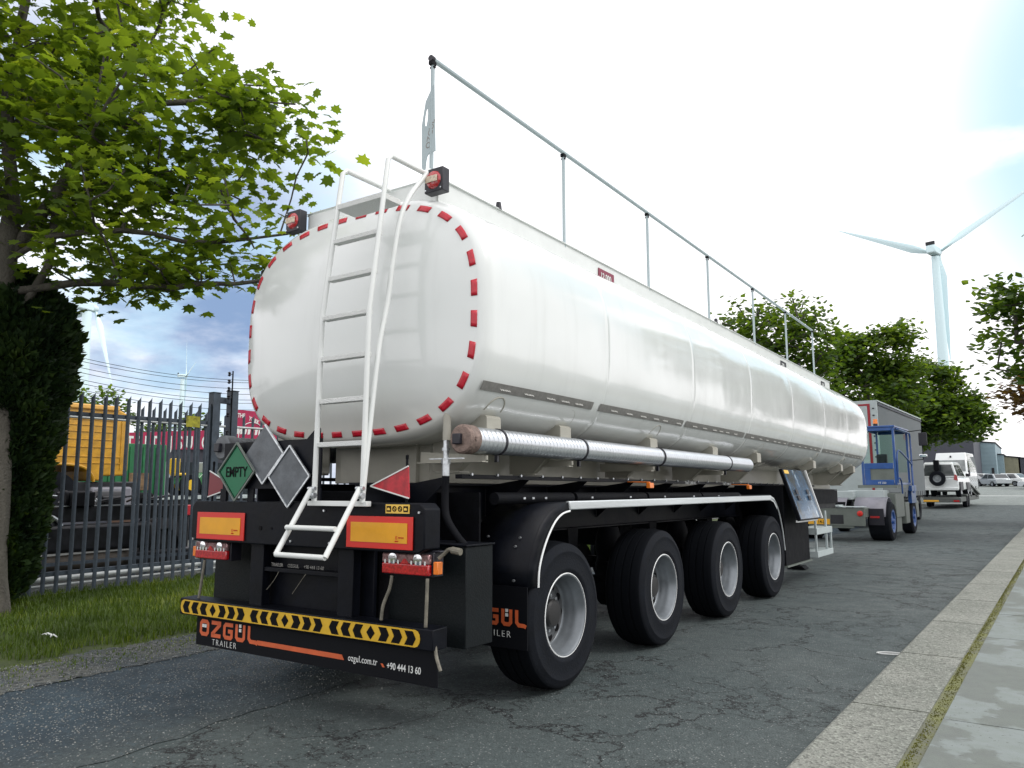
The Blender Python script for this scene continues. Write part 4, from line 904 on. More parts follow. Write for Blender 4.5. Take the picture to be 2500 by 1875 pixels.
tree('mature sycamore beside the palisade fence, its crown hanging over the verge left of the tanker', (-6.11, -.80, -.02),
     [[(0, 0, 0), (-.06, -.03, 1.2), (-.14, -.06, 2.4), pt(.0, 0, 3.6), pt(.12, 0, 4.3), pt(.22, 0, 5.0), pt(.28, -.2, 6.4), pt(.35, .1, 8.2), pt(.4, .2, 10.)],
      [pt(.12, 0, 4.3), pt(.55, .1, 5.0), pt(.80, .2, 5.5), pt(1.05, .3, 6.4), pt(1.3, .4, 7.6)], [pt(.8, .2, 5.5), pt(1.4, .1, 5.9), pt(1.9, 0, 6.4), pt(3.2, .2, 6.6)],
      [pt(.12, 0, 4.3), pt(.7, -.1, 4.6), pt(1.6, 0, 4.72), pt(2.7, .2, 4.62), pt(3.5, .3, 4.75)], [pt(.0, 0, 3.55), pt(.35, .1, 3.85), pt(.62, .1, 4.3), pt(.7, .1, 4.95), pt(1.3, 0, 5.35), pt(2.3, .1, 5.55)],
      [pt(0, 0, 3.9), pt(.9, .2, 4.1), pt(2.1, .3, 4.05), pt(2.9, .3, 4.1)], [pt(.2, 0, 4.9), pt(-.4, -.3, 5.8), pt(-1.2, -.8, 7.)]],
     [LD(-.3, 0, 8.4, 2.6, 2.6, 2.0), LD(1.9, .2, 6.3, 1.75, 1.5, 1.05), LD(1.5, .2, 4.85, 1.9, 1.2, .85), LD(-1.6, -.6, 6.4, 2.2, 2.2, 1.8), LD(4.3, .6, 4.95, .85, .5, .28), LD(3.6, .5, 4.55, .8, .5, .35), LD(3.35, .1, 6.35, .75, .5, .35),
      LD(1.1, .3, 4.1, .9, .5, .28), LD(2.2, .3, 4.35, 1.0, .6, .3), LD(.8, .1, 5.6, 1.6, 1.2, .9), LD(3.2, .2, 5.7, .95, .7, .6)], 680, 17.5, .146, m_leaf, seed=4, r0=.155, spread=.25)
SM = SL_
FT = [('tall sycamore with bare gaps in its crown, standing behind the middle of the tanker', (-6.2, 32, 0), 8.3, [(-1.4, 0, 8.4, 1.5, 2, 1.4), (.9, 0, 9.0, 1.6, 2, 1.5), (0, 0, 6.4, 3.0, 2.6, 1.8), (2.0, 0, 7.9, 1.3, 1.5, 1.2), (-.9, 0, 9.9, .8, .9, .8)], 190, 25, .30, m_leaf2, 21),
      ('tree whose crown rises over the front of the tanker and the grey box trailer', (-4.0, 45, 0), 8.0, [(.4, 0, 9.0, 2.3, 2.2, 1.7), (1.9, 0, 10.6, 1.1, 1.2, .9), (-.9, 0, 9.3, 1.8, 2, 1.3), (0, 0, 6.4, 3.3, 2.8, 2.0), (2.2, 0, 8.2, 1.2, 1.3, .9)], 250, 30, .34, m_leaf2, 22),
      ('dense dark green tree overhanging the road beyond the white van', (-3.2, 60, 0), 6.4, [(-.5, 0, 6.4, 3.9, 3.6, 2.4), (2.4, 0, 6.0, 2.6, 2.6, 1.6), (.4, 0, 8.9, 2.9, 2.6, 1.7), (3.3, 0, 7.0, 1.6, 1.6, 1.1), (-3, 0, 5.4, 2.5, 2.5, 1.6)], 380, 40, .38, m_leaf2, 23)]
for lb, base, th, lobes, ncl, per, ls, lm, sd_ in FT:
    tree(lb, base, [[(0, 0, 0), (.1, 0, 2), (0, .1, 4), (.1, 0, th)]], lobes, ncl, per, ls, lm, shape=SM, seed=sd_, r0=.22, spread=.42, seg=.8, twig=.012, group='roadside trees along the left', flat=.7)
tree('tree at the right edge of the view, its branches reaching over the pavement', (7.2, 21, .1), [[(0, 0, 0), (0, 0, 2.6), (-.3, 0, 4.6), (-.6, 0, 7.4)], [(-.2, 0, 3.9), (-1.6, 0, 5.0), (-3.2, 0, 5.4)]],
     [(-2.3, 0, 6.6, 1.9, 1.5, .9), (-3.0, 0, 5.0, 1.35, 1.2, .75), (-1.6, 0, 5.2, 1.5, 1.4, 1.3), (0, 0, 7, 2.6, 2.6, 2.4), (-3.0, 0, 6.7, 1.0, .8, .4)], 240, 27, .24, m_leaf2, shape=SM, seed=31, r0=.2, spread=.30, seg=.6, twig=.009)
tree('copper-tinted tree behind the right-hand pavement tree', (8.6, 29, .1), [[(0, 0, 0), (0, 0, 2.6), (-.3, 0, 5)]], [(-3.6, 0, 4.7, 1.8, 1.8, 1.2), (-1.2, 0, 5.4, 2.6, 2.2, 2.2)], 170, 34, .27, m_leaf3, shape=SM, seed=33, r0=.2, spread=.35, seg=.7, twig=.01)
tree('small green tree by the far sheds at the right edge', (7.3, 92, 1.0), [[(0, 0, 0), (0, 0, 2), (0, 0, 4)]], [(0, 0, 4.2, 2.3, 2, 2.0), (-.8, 0, 2.8, 1.8, 1.6, 1.2)], 110, 40, .35, m_leaf2, shape=SM, seed=35, r0=.15, spread=.4, seg=.8)
# trees glimpsed beyond the yard
for i, (px, py, d, s, lb) in enumerate([(215, 855, -46, 1.6, 'wispy young tree rising behind the yellow lorry cab'), (150, 868, -50, 1.9, 'thin tree half hidden by the clipped conifer, beyond the yard'), (345, 925, -52, 1.5, 'low bush above the left end of the red banner'), (425, 910, -52, 1.6, 'low bush beyond the yellow fence sign')]):
    p = at(px, py, 0, d)
    tree(lb, (p.x, p.y, 0), [[(0, 0, 0), (0, 0, p.z*.5), (.2, 0, p.z*.9)]], [(0, 0, p.z-.3, s*.8, s*.9, s*.55), (.2, .3, p.z-1.4, s, s*1.1, s*.6)], 45, 16, .34, m_leaf2, shape=SM, seed=50+i, r0=.09, spread=.35, seg=.6, group='trees beyond the yard')
# clipped conifer column next to the trunk
hr = thing('conifer', 'tall dark clipped conifer growing against the fence beside the sycamore trunk', 'conifer', (-6.68, -.64, 0))
r = np.random.default_rng(9); n = 52000; zz = r.uniform(.12, 4.25, n); th = r.uniform(0, 2*pi, n)
def hrad(z): return np.interp(z, [0, .3, .9, 1.6, 2.2, 2.9, 3.4, 3.8, 4.1, 4.3], [.22, .38, .48, .54, .60, .68, .74, .66, .38, .1])
lump = 1+.11*np.sin(th*5+zz*3)+.07*np.sin(th*9-zz*5)+.05*np.sin(zz*11+th*3)
depth_ = 1-np.abs(r.normal(0, .09, n)); R_ = hrad(zz)*lump*depth_
C_ = np.stack([R_*np.cos(th), R_*np.sin(th), zz], 1); out_d = np.stack([np.cos(th), np.sin(th), r.uniform(.3, 1.2, n)], 1); out_d += r.normal(0, .35, (n, 3)); out_d /= np.linalg.norm(out_d, axis=1)[:, None]
sd2 = np.cross(out_d, r.normal(0, 1, (n, 3))); sd2 /= np.linalg.norm(sd2, axis=1)[:, None]; L_ = r.uniform(.03, .12, n)[:, None]; W_ = L_*.28
V = np.stack([C_-sd2*W_, C_+sd2*W_, C_+out_d*L_*.7+sd2*W_*1.3, C_+out_d*L_*1.3, C_+out_d*L_*.7-sd2*W_*1.3], 1).reshape(-1, 3); b0 = np.arange(n)*5
F = np.stack([b0, b0+1, b0+2, b0, b0+2, b0+4, b0+4, b0+2, b0+3], 1).ravel()
tone = np.clip(.25+.3*(lump-1)*4+r.normal(0, .15, n), 0, 1)
rawmesh('crown', V, F, 3, m_conif, hr, attr=np.repeat(tone, 5))
b = MB(); b.lathe([(float(hrad(z))*.80+.01, z) for z in np.linspace(.2, 4.1, 14)]+[(.01, 4.12)], 24, 2); b.build('light_block_core', mat('conifer dark core', (.006, .009, .005), .9), hr)  # solid dark core added inside the crown to block light
b = MB(); b.cyl((0, 0, -.02), (0, 0, .5), .08); b.build('trunk', m_bark, hr)

# ------------------------------------------------------------------ palisade fence, gate, yard
def pale_mesh(h, w=.060):
    b = MB(); d = .009; pr = [(-w/2, -d), (-w*.28, 0), (-w*.10, d*.7), (w*.10, d*.7), (w*.28, 0), (w/2, -d)]
    n = len(pr); zt = [h-.075+.075*(i/(n-1)) for i in range(n)]
    V = [(x, y, .0) for y, x in pr]+[(x, y, zt[i]) for i, (y, x) in enumerate(pr)]; th_ = .004
    V2 = [(x-th_, y, z) for x, y, z in V]; b.add(V+V2, [(i, i+1, n+i+1, n+i) for i in range(n-1)]+[(2*n+i+1, 2*n+i, 3*n+i, 3*n+i+1) for i in range(n-1)]+[(n+i, n+i+1, 3*n+i+1, 3*n+i) for i in range(n-1)]+[(0, n, 3*n, 2*n), (n-1, 3*n-1, 4*n-1, 2*n-1)])
    return b
FX = -7.2
fn = thing('palisade_fence', 'grey steel palisade gate leaf with slanted pale tops, nearest to the road', 'fence', (FX, 0, 0))
p0 = None
ny_ = int((2.66+3.3)/.1757)+1
for i in range(ny_):
    y = 2.70-i*.1757
    if p0 is None: p0 = pale_mesh(2.84).build('pale', m_fence, fn, smooth=0); o = p0
    else: o = p0.copy(); COL.objects.link(o)
    o.location = (.03, y, .04+random.uniform(-.004, .004)); o.rotation_euler = (random.uniform(-.004, .004), 0, 0)
for z in (2.55, .30):
    b = MB(); b.box(-.045, .0, -3.3, 2.95, z-.03, z+.03); b.build('rail', m_fence, fn, bevel=.004)
for y in (.05, -3.2):
    b = MB(); b.box(-.12, -.05, y-.06, y+.06, 0, 2.7); b.build('post', m_fence, fn, bevel=.004)
sg = MB(); sg.box(.045, .05, 2.26, 2.51, 2.46, 2.64); sg = sg.build('sign', mat('weathered yellow sign', (.30, .28, .02), .6, var=.5, vscale=12), fn)
gp = thing('gate_post', 'twin grey steel gate posts joined by a crosspiece, behind the tanker end', 'gate post', (FX, 0, 0))
for y, h in ((2.80, 3.06), (3.15, 3.12)):
    b = MB(); b.box(-.07, .07, y-.07, y+.07, 0, h); b.box(-.08, .08, y-.08, y+.08, h, h+.015); b.build('post', m_fence, gp, bevel=.006)
b = MB(); b.box(-.05, .05, 2.87, 3.08, 2.90, 3.0); b.build('crosspiece', m_fence, gp, bevel=.004)
ip = thing('insulator_pole', 'thin black pole with a string of insulators fixed to the gate post', 'pole', (FX+.12, 3.02, 0))
b = MB(); b.cyl((0, .03, 1.0), (0, .03, 3.46), .012, n=8); b.build('pole', m_black2, ip)
for z in (3.40, 3.27, 3.14, 3.0, 2.7, 2.4, 2.1, 1.8, 1.5):
    b = MB(); b.lathe([(.008, z-.04), (.03, z-.02), (.012, z), (.03, z+.02), (.008, z+.04)], 12, 2, (0, -.04, 0)); b.beam((0, -.04, z), (0, .03, z), .01, .01); b.build('insulator', m_plas, ip)
f2 = thing('palisade_fence', 'second grey palisade run set back behind the gate, with a pale round pipe', 'fence', (-8.4, 0, 0)); y = 2.23; i = 0
while y < 7.6:
    if abs(y-3.4) > 0: o = p0.copy(); COL.objects.link(o); o.parent = f2; o.location = (.03, y, .04); 
    y += .205
b = MB(); b.cyl((.06, .7, 2.60), (.06, 7.6, 2.62), .022, n=12); b.build('pipe', m_fence2, f2)
b = MB(); b.box(-.04, 0, .7, 7.6, .29, .34); b.build('rail', m_fence, f2)
b = MB(); b.cyl((-7.7, -3.2, .15), (-7.7, 3.4, .19), .040, n=12); b.cyl((-7.66, -3.2, .075), (-7.66, 3.4, .10), .02, n=10); tag(b.build('barrier_pipe', m_fence2), 'pale round steel pipe lying low just inside the fence', 'pipe')
tag(sheet('yard', lambda y: -60, lambda y: -7.4, -20, 60, .012, mat('yard concrete', (.10, .105, .10), .8, var=.4, vscale=.6, bump=.4, bscale=20), nx=4), kind='structure')
ragged('yard_gravel', [(-8.6, -3), (-8.6, 8)], [(-7.25, -3), (-7.25, 8)], .02, m_gravel, .03)
# lorry chassis and scrap just inside the fence
sc = thing('scrap_chassis', 'oily black lorry chassis lying along the inside of the fence', 'scrap chassis', (-9.1, 1.4, 0))
b = MB()
for x in (.35, -.45): b.box(x-.04, x+.04, -4.2, 1.95, .95, 1.17)
for y in (-3.6, -2.4, -1.2, 0, 1.0, 1.8): b.box(-.45, .35, y-.05, y+.05, 1.0, 1.12)
b.build('frame', m_scrap, sc, bevel=.01)
b = MB(); b.box(.30, .55, -4.0, 1.25, .46, .90); b.build('side_tank', m_scrap, sc, bevel=.06)
b = MB(); b.box(.2, .5, -4.2, 2.1, .12, .40); b.build('lower_beam', m_scrap, sc, bevel=.03)
b = MB(); b.cyl((.42, -1.6, .28), (.42, .9, .30), .13, n=24); b.build('exhaust_pipe', mat('rusty pipe', (.05, .042, .035), .7, var=.4), sc)
b = MB(); b.box(.36, .42, -4.1, 1.4, 1.185, 1.20); b.build('chrome_strip', m_galv, sc)
for y, z, rr in ((-.55, .82, .27), (-3.0, .5, .45), (1.5, .5, .45)):
    b = MB(); b.lathe([(rr*.4, -.02), (rr*.8, -.05), (rr, 0), (rr, .22), (rr*.6, .26), (rr*.55, .20), (rr*.2, .18), (.01, .2)], 32, 0, (.22, y, z)); b.build('wheel', m_scrap, sc)
b = MB(); b.tube([(.48+.0, -.55+.30*cos(t), .80+.26*sin(t)) for t in [pi*(.1+.8*j/10) for j in range(11)]], .03, 8); b.build('wheel_arch', m_galv, sc)
for i in range(16):
    y = random.uniform(-2.8, 1.7); b = MB(); P = [(random.uniform(-.3, .5), y+random.uniform(-.6, .6)*t, 1.2+random.uniform(.0, .22)) for t in (0, .4, 1)]
    b.tube(smooth_path(P, 3), random.uniform(.012, .028), 6); b.build('hose', random.choice([m_scrap, m_galv, m_scrap, m_chgrey]), sc)
for i in range(5):
    y = -1.4+i*.72; x = random.uniform(-.3, .3); b = MB(); s = random.uniform(.14, .24); b.box(x-s, x+s, y-s*.8, y+s*.8, 1.18, 1.18+s*random.uniform(.7, 1.1)); b.cyl((x, y-s, 1.3), (x, y+s, 1.3), s*.6, n=14); b.build('gearbox', random.choice([m_scrap, m_black2, m_cab]), sc, bevel=.02)
# yellow lorry cab
Yc = thing('lorry_cab', 'yellow lorry cab seen side on through the fence pales', 'lorry cab', (-14, 3.4, 0))
b = MB(); prf = [(-1.9, 1.75), (-.55, 1.75), (-.55, 1.95), (-.38, 1.99), (.62, 1.99), (.86, 1.86), (.95, 1.64), (1.18, 1.64), (1.18, 1.76), (1.76, 1.76), (1.80, 1.9), (1.80, 3.1), (1.70, 3.26), (1.55, 3.33), (-1.7, 3.33), (-1.9, 3.2)]
prf = [(y, z) for y, z in prf]; b.prism(prf, 0, -2.3, 0); cb = b.build('body', m_cabyel, Yc, bevel=.04)
b = MB()
for z in (2.05, 2.20, 2.42, 2.60, 2.78, 2.93, 3.06): b.box(0.004, .02, -1.2 if z > 2.3 else -.4, 1.45 if z > 2.3 else 1.6, z-.008, z+.014)
b.box(.004, .02, 1.58, 1.60, 1.9, 3.15); b.box(.004, .02, .9, .92, 1.9, 3.1); b.build('rib', m_cabyel, Yc, bevel=.005)
b = MB(); b.box(-.6, .06, -1.7, 1.5, 3.30, 3.42); b.build('roof_visor', mat('pale orange visor', (.75, .42, .10), .4), Yc, bevel=.03)
b = MB(); b.tube(smooth_path([(.02, -.62, 1.74), (.02, -.45, 1.97), (.02, .1, 2.02), (.02, .66, 1.98), (.02, .92, 1.80), (.02, .98, 1.62)], 4), .035, 8); b.build('wheel_arch', m_cabyel, Yc)
b = MB(); b.box(-2.2, -.1, -2, 2.2, .7, 1.62); b.build('chassis', m_scrap, Yc, bevel=.03)
b = MB(); b.lathe([(.1, -.1), (.3, -.12), (.50, -.08), (.5, .2), (.28, .22), (.1, .12), (.01, .14)], 32, 0, (-.25, .15, 1.35)); b.build('wheel', m_tyre, Yc)
b = MB(); b.box(-.4, .0, .95, 1.95, .95, 1.50); b.build('fuel_tank', m_mudg, Yc, bevel=.06)
# green container, low building with banner and poster
gc = thing('container', 'green storage container standing right of the yellow lorry cab', 'container', (-17.5, 7.4, 0))
b = MB(); b.box(-2.4, 0, -1.5, .95, .9, 2.75); b.build('body', m_grnp, gc, bevel=.02)
b = MB()
for i in range(12): y = -1.4+i*.2; b.box(.002, .03, y, y+.09, 1.0, 2.65)
b.build('corrugation', m_grnp, gc)
b = MB(); b.box(.03, .045, -.2, .5, 1.4, 1.9); b.build('logo_panel', mat('rusty panel', (.16, .10, .05), .7, var=.5, vscale=9), gc)
bd = thing('shop_building', 'low dark shop building carrying the long red banner', 'building', (-22, 11.5, 0))
b = MB(); b.box(-5, 0, -3.2, 6.2, 0, 2.95); b.build('wall', m_bwall, bd)
b = MB(); b.box(-5.1, .15, -3.3, 6.3, 2.95, 3.05); b.build('roof', m_dark, bd)
for y0, y1, mm in ((-2.4, -1.5, mat('brown door', (.10, .055, .035), .6)), (-1.2, -.2, m_lgrey), (.1, .9, m_wind), (1.2, 2.0, m_wind), (2.4, 3.2, m_wind)):
    b = MB(); b.box(.0, .03, y0, y1, 1.0 if y0 > 0 else 0, 2.4); b.build('window' if y0 > 0 else 'door', mm, bd)
q0, q1 = at(330, 968, 0, -20), at(468, 968, 0, -20)
bn = thing('banner', 'long red banner with big white capital letters above the dark shop front', 'banner', (-20, 0, 0))
b = MB(); za = 2.66; zb = 2.80; yb0, yb1 = 8.3, 11.75; b.add([(0, yb0, 2.66), (0, yb1, 2.82), (0, yb1, 3.50), (0, yb0, 3.22), (-.03, yb0, 2.66), (-.03, yb1, 2.82), (-.03, yb1, 3.50), (-.03, yb0, 3.22)], [(0, 1, 2, 3), (7, 6, 5, 4), (0, 4, 5, 1), (1, 5, 6, 2), (2, 6, 7, 3), (3, 7, 4, 0)]); b.build('cloth', m_banner, bn)
for i, chh in enumerate('TRIDIJSUION'):
    text(chh, .62, m_wlet, bn, (.01, 8.48+i*.30, 2.70+i*.014), 'right', .012, .62)
ps = thing('poster', 'square red advertising poster with white drawing right of the gate posts', 'poster', (-20, 0, 0))
pa, pb_ = 12.35, 14.5
b = MB(); b.box(-.03, 0, pa, pb_, 2.98, 4.30); b.build('sheet', m_banner, ps)
for s_, y, z, a_ in (('THE', 12.62, 4.02, 0), ('YORK', 13.10, 3.95, -.3)):
    Rz = Matrix.Rotation(a_, 4, 'X') @ Matrix(((0, 0, 1), (1, 0, 0), (0, 1, 0))).to_4x4(); text(s_, .22, m_wlet, ps, (.01, y, z), Rz, .006, .8)
b = MB(); b.tube([(.01, 13.3+.62*cos(t), 3.25+.62*sin(t)) for t in [pi*j/14 for j in range(15)]], .016, 5)
for i in range(7): yy = 12.6+i*.16; b.prism([(yy, 3.4), (yy+.1, 3.42), (yy+.14, 3.62), (yy+.03, 3.66)], 0, .002, .008)
b.prism([(12.5, 3.0), (13.0, 3.0), (13.0, 3.2), (12.5, 3.22)], 0, .002, .008); b.prism([(13.6, 3.15), (14.2, 3.2), (14.2, 3.35), (13.6, 3.3)], 0, .002, .008); b.build('drawing', m_wlet, ps)
for y in (12.6, 14.2): b = MB(); b.cyl((-.06, y, 0), (-.06, y, 3.0), .05, n=10); b.build('post', m_fence, ps)
# little green garden tractor on a flat trailer, white van behind it, red box, camera pole
fb = thing('flat_trailer', 'pale flatbed trailer standing in the yard under the green garden tractor', 'trailer', (-15.6, 7.6, 0))
b = MB(); b.box(-1.2, 0, -2.0, 2.6, 1.14, 1.24); b.build('bed', m_lgrey, fb, bevel=.01)
b = MB(); b.box(-1.1, -.1, -1.9, 2.5, .98, 1.12); b.build('frame', m_scrap, fb)
for y in (-.6, .4): b = MB(); b.lathe([(.1, -.1), (.40, -.1), (.42, .1), (.2, .12), (.01, .1)], 24, 0, (-.15, y, .42)); b.build('wheel', m_tyre, fb)
gt = thing('garden_tractor', 'small green garden tractor with yellow seat back on the flatbed trailer', 'tractor', (-15.9, 8.0, 1.24)); 
m_jg = mat('tractor green', (.01, .16, .03), .35, coat=.5); m_jy = mat('tractor yellow', (.75, .48, .02), .4)
b = MB(); b.prism([(.0, .32), (1.0, .30), (1.05, .52), (.95, .64), (.35, .66), (.2, .5), (-.25, .52), (-.35, .32)], 0, -.25, .25); b.build('hood', m_jg, gt, bevel=.04)
for y, rr in ((-.05, .30), (.85, .20)):
    for x in (.28, -.34): b = MB(); b.lathe([(.05, -.06), (rr*.55, -.08), (rr, -.08), (rr, .08), (rr*.55, .08), (.01, .06)], 24, 0, (x, y, rr)); wq = b.build('wheel', m_tyre, gt); b = MB(); b.cyl((x+.075, y, rr), (x+.09, y, rr), rr*.5, n=18); b.build('rim', m_jy, wq)
b = MB(); b.box(-.2, .2, -.42, -.32, .60, 1.05); b.box(-.2, .2, -.40, -.05, .56, .64); b.build('seat', m_jy, gt, bevel=.03)
b = MB(); b.box(-.24, .24, .36, .42, .64, .95); b.build('screen', m_lgrey, gt, bevel=.02)
b = MB(); b.tube([(.0, .42, .6), (0, .28, .95)], .02, 8); b.build('steering_column', m_black2, gt)
rbx = MB(); rbx.box(-11.6, -11.0, 4.45, 5.12, .88, 1.10); tag(rbx.build('tool_box', mat('red box paint', (.45, .02, .03), .4), bevel=.02), 'red metal box on the scrap behind the fence', 'box')
tb2 = MB(); tb2.box(-11.5, -11.1, 4.2, 5.0, 0, .875); tag(tb2.build('pallet_stack', m_scrap, bevel=.02), 'dark stack of scrap carrying the red metal box', 'scrap stack')
# overhead wires (real catenaries across the yard)
for i, (z0_, z1_) in enumerate([(190, 345), (214, 362), (258, 402), (291, 440), (338, 478), (365, 500), (408, 545)]):
    A = at(490*.2713*2212/2500*1.3333 if False else 157, 708+z0_*.32, 0, -48); Bq = at(535, 708+z1_*.32-2, 0, -48)
    d_ = (Bq-A); A2 = A-d_*.35; B2 = Bq+d_*.5; pts = []
    for j in range(25): t = j/24; q = A2.lerp(B2, t); q.z -= 1.2*(4*t*(1-t))-.75; pts.append(q)
    b = MB(); b.tube(pts, .018, 4, cap=False); tag(b.build('power_line', m_black2, smooth=0), 'thin black overhead wire crossing the sky above the yard', 'wire', 'overhead wires above the yard')

# ------------------------------------------------------------------ wind turbines
def turbine(label, hub_px, dist, hubh_from, yaw, angs, blade, tr=2.2, twist=0., box=1.0):
    k = 2500/2212; d = _F+_R*((hub_px[0]*k-1250)/FPX)+_U*((937.5-hub_px[1]*k)/FPX); hh = hypot(d.x, d.y); H = CP+d*(dist/hh)
    ax = Vector((sin(yaw), cos(yaw), 0))           # from nacelle towards rotor
    t_ = thing('wind_turbine', label, 'wind turbine', (H.x, H.y, 0), group='white wind turbines')
    tb_ = H.z-1.8; b = MB(); b.lathe([(tr*1.25, -1), (tr*1.05, tb_*.5), (tr*.72, tb_)], 32, 2); b.build('tower', m_turb, t_)
    side = ax.cross(Vector((0, 0, 1)))
    b = MB(); o_ = Vector((0, 0, H.z)); n0 = o_-ax*5.5*box; n1 = o_+ax*2.2*box
    b.beam(n0, n1, 3.6*box, 3.6*box); b.build('nacelle', m_turb, t_, bevel=.6*box)
    b = MB(); b.beam(n0+Vector((0, 0, 2.4*box)), n0+ax*.8*box+Vector((0, 0, 2.4*box)), 3.4*box, 1.4*box); b.build('cooler', m_dark, t_)
    hubc = o_+ax*3.6*box; b = MB(); b.tube([hubc-ax*1.5*box, hubc, hubc+ax*1.2*box, hubc+ax*1.9*box], [1.6*box, 1.7*box, 1.2*box, .1], 20); hb = b.build('hub', m_turb, t_)
    for a in angs:
        rd = side*cos(a)+Vector((0, 0, sin(a))); tg = side*-sin(a)+Vector((0, 0, cos(a))); b = MB(); V = []; n_ = 14
        for i in range(n_+1):
            u = i/n_; rr = blade*u; c_ = np.interp(u, [0, .06, .2, .5, .8, 1], [1.3, 1.4, 3.1, 2.0, 1.1, .15])*blade/40; th_ = np.interp(u, [0, .08, .3, 1], [1.3, 1.2, .55, .06])*blade/40; tw = radians(np.interp(u, [0, .2, 1], [28, 16, 0]))+twist
            ca = tg*cos(tw)+ax*sin(tw); na = ax*cos(tw)-tg*sin(tw); ctr = hubc+rd*(rr+.6)+ca*c_*.0
            for s_, h_ in ((-.3, 0), (-.1, .5), (.25, .35), (.7, 0), (.25, -.35), (-.1, -.5)): V.append(ctr+ca*c_*s_+na*th_*h_)
        F_ = [(i*6+j, i*6+(j+1) % 6, (i+1)*6+(j+1) % 6, (i+1)*6+j) for i in range(n_) for j in range(6)]; b.add(V, F_+[tuple(n_*6+j for j in range(6))]); b.build('blade', m_turb, t_, smooth=60)
    return t_
turbine('large white wind turbine on the right, its two upper blades spread above the trees', (2019, 543), 290, 0, radians(12), [radians(154), radians(28), radians(272)], 37, 1.6, box=.8)
turbine('tall white wind turbine on the left, partly hidden behind the sycamore leaves', (189, 663), 330, 0, radians(-15), [radians(79), radians(-70), radians(190)], 31, 2.2, twist=radians(38), box=.9)
turbine('small distant white wind turbine above the fence gate', (395, 812), 470, 0, radians(20), [radians(97), radians(14), radians(265)], 22, 1.5, box=.5)

# ------------------------------------------------------------------ terminal tractor ahead of the tanker
RZ = -.027
TT = thing('terminal_tractor', 'grey-green terminal tractor with a narrow blue cab standing just ahead of the tanker', 'terminal tractor', (0, 16.5, 0), rz=RZ)
b = MB()
for x in (-.42, .42): b.box(x-.09, x+.09, 0.01, 5.2, .62, .86)
b.box(-.9, .50, -.05, 0, .40, .86); b.box(-.9, .22, -.03, .02, .34, .41); b.build('frame', m_chgrey, TT, bevel=.008)
b = MB(); b.box(-.34, -.02, -.058, -.051, .45, .68); b.build('recess', m_dark, TT, bevel=.01)
b = MB(); b.lathe([(.001, -.085), (.05, -.083), (.07, -.07), (.072, -.051)], 24, 1, (.385, 0, .72)); b.build('tail_lamp', m_amber if False else m_orange, TT)
b = MB(); b.box(-.98, -.36, -.06, -.052, .43, .57); npl = b.build('number_plate', m_plate, TT); text('7', .12, m_ink, npl, (-.93, -.064, .455), 'rear', .001, .8); text('14-L', .12, m_ink, npl, (-.66, -.064, .455), 'rear', .001, .8)
b = MB(); b.box(-.95, .48, -.08, .3, .875, .895); b.box(-.22, -.10, -.09, .4, .895, .93); b.build('deck_edge', m_lgrey, TT, bevel=.004)
b = MB(); b.box(-.75, -.1, .35, 1.3, .90, 1.0); b.build('fifth_wheel', m_black2, TT, bevel=.02)
b = MB(); b.box(-.52, .05, .9, 1.4, 1.05, 1.28); b.box(-.15, .75, 1.2, 2.0, 1.10, 1.30); b.build('deck_box', m_lgrey, TT, bevel=.01)
for x0, x1, xo in ((.12, .90, .90),):
    b = MB(); A = []; B = []; 
    for j in range(15): t = radians(12+j*156/14); A.append((x0, 1.02-.60*cos(t), .50+.62*sin(t))); B.append((x1, 1.02-.60*cos(t), .50+.62*sin(t)))
    b.strip(A, B); g_ = b.build('mudguard', m_mudg, TT, smooth=60); so = g_.modifiers.new('thick', 'SOLIDIFY'); so.thickness = .012
    b = MB(); b.box(.52, .88, .30, .32, .42, .84); b.build('mud_flap', m_plas, TT)
    b = MB(); b.box(.56, .78, .285, .30, .60, .65); b.build('reflector', m_redl, TT)
g2 = dup(g_, TT); g2.location.x = -.98
def twheel(x, y, rr, w_, q, mm):
    b = MB(); b.lathe([(rr*.52, -w_/2), (rr*.9, -w_/2-.01), (rr, -w_/2+.03), (rr, w_/2-.03), (rr*.9, w_/2+.01), (rr*.52, w_/2)], 40, 0, (x, y, rr)); wh = b.build('wheel', m_tyre, TT)
    s = w_/2*q; b = MB(); b.lathe([(rr*.60, s-.005*q), (rr*.60, s+.006*q), (rr*.50, s), (rr*.46, s-.04*q), (rr*.15, s-.03*q), (rr*.12, s+.03*q), (.01, s+.03*q)], 32, 0, (x, y, rr)); b.build('rim', mm, wh)
for x in (.72, -1.1): twheel(x, .98, .50, .52, 1 if x > 0 else -1, m_blue)
for x in (.80, -1.05): twheel(x, 4.55, .50, .30, 1 if x > 0 else -1, m_blue)
b = MB(); b.box(.10, .95, 1.72, 3.0, .55, 1.22); b.box(.55, .92, 1.55, 2.6, .16, .60); b.build('side_tank', m_chgrey, TT, bevel=.02)
b = MB(); b.box(.60, .98, 3.0, 3.6, .35, .95); b.build('step_box', m_chgrey, TT, bevel=.02)
b = MB(); b.box(.3, .95, 5.0, 5.5, .45, .95); b.build('front_bumper', m_chgrey, TT, bevel=.02)
b = MB(); b.box(.0, 1.0, 1.75, 4.3, 1.36, 1.44); b.build('cab_floor', m_chgrey, TT)
cb = thing('cab', None, None); cb.parent = TT; del_ = cb
x0, x1, y0, y1, z0, z1 = .12, 1.00, 1.80, 4.05, 1.44, 3.02
bpy.data.objects.remove(cb)
b = MB()
for x in (x0+.03, x1-.03):
    for y in (y0+.03, y1-.03): b.box(x-.03, x+.03, y-.03, y+.03, z0, z1)
    for z in (z0+.03, z1-.03): b.box(x-.03, x+.03, y0+.06, y1-.06, z-.03, z+.03)
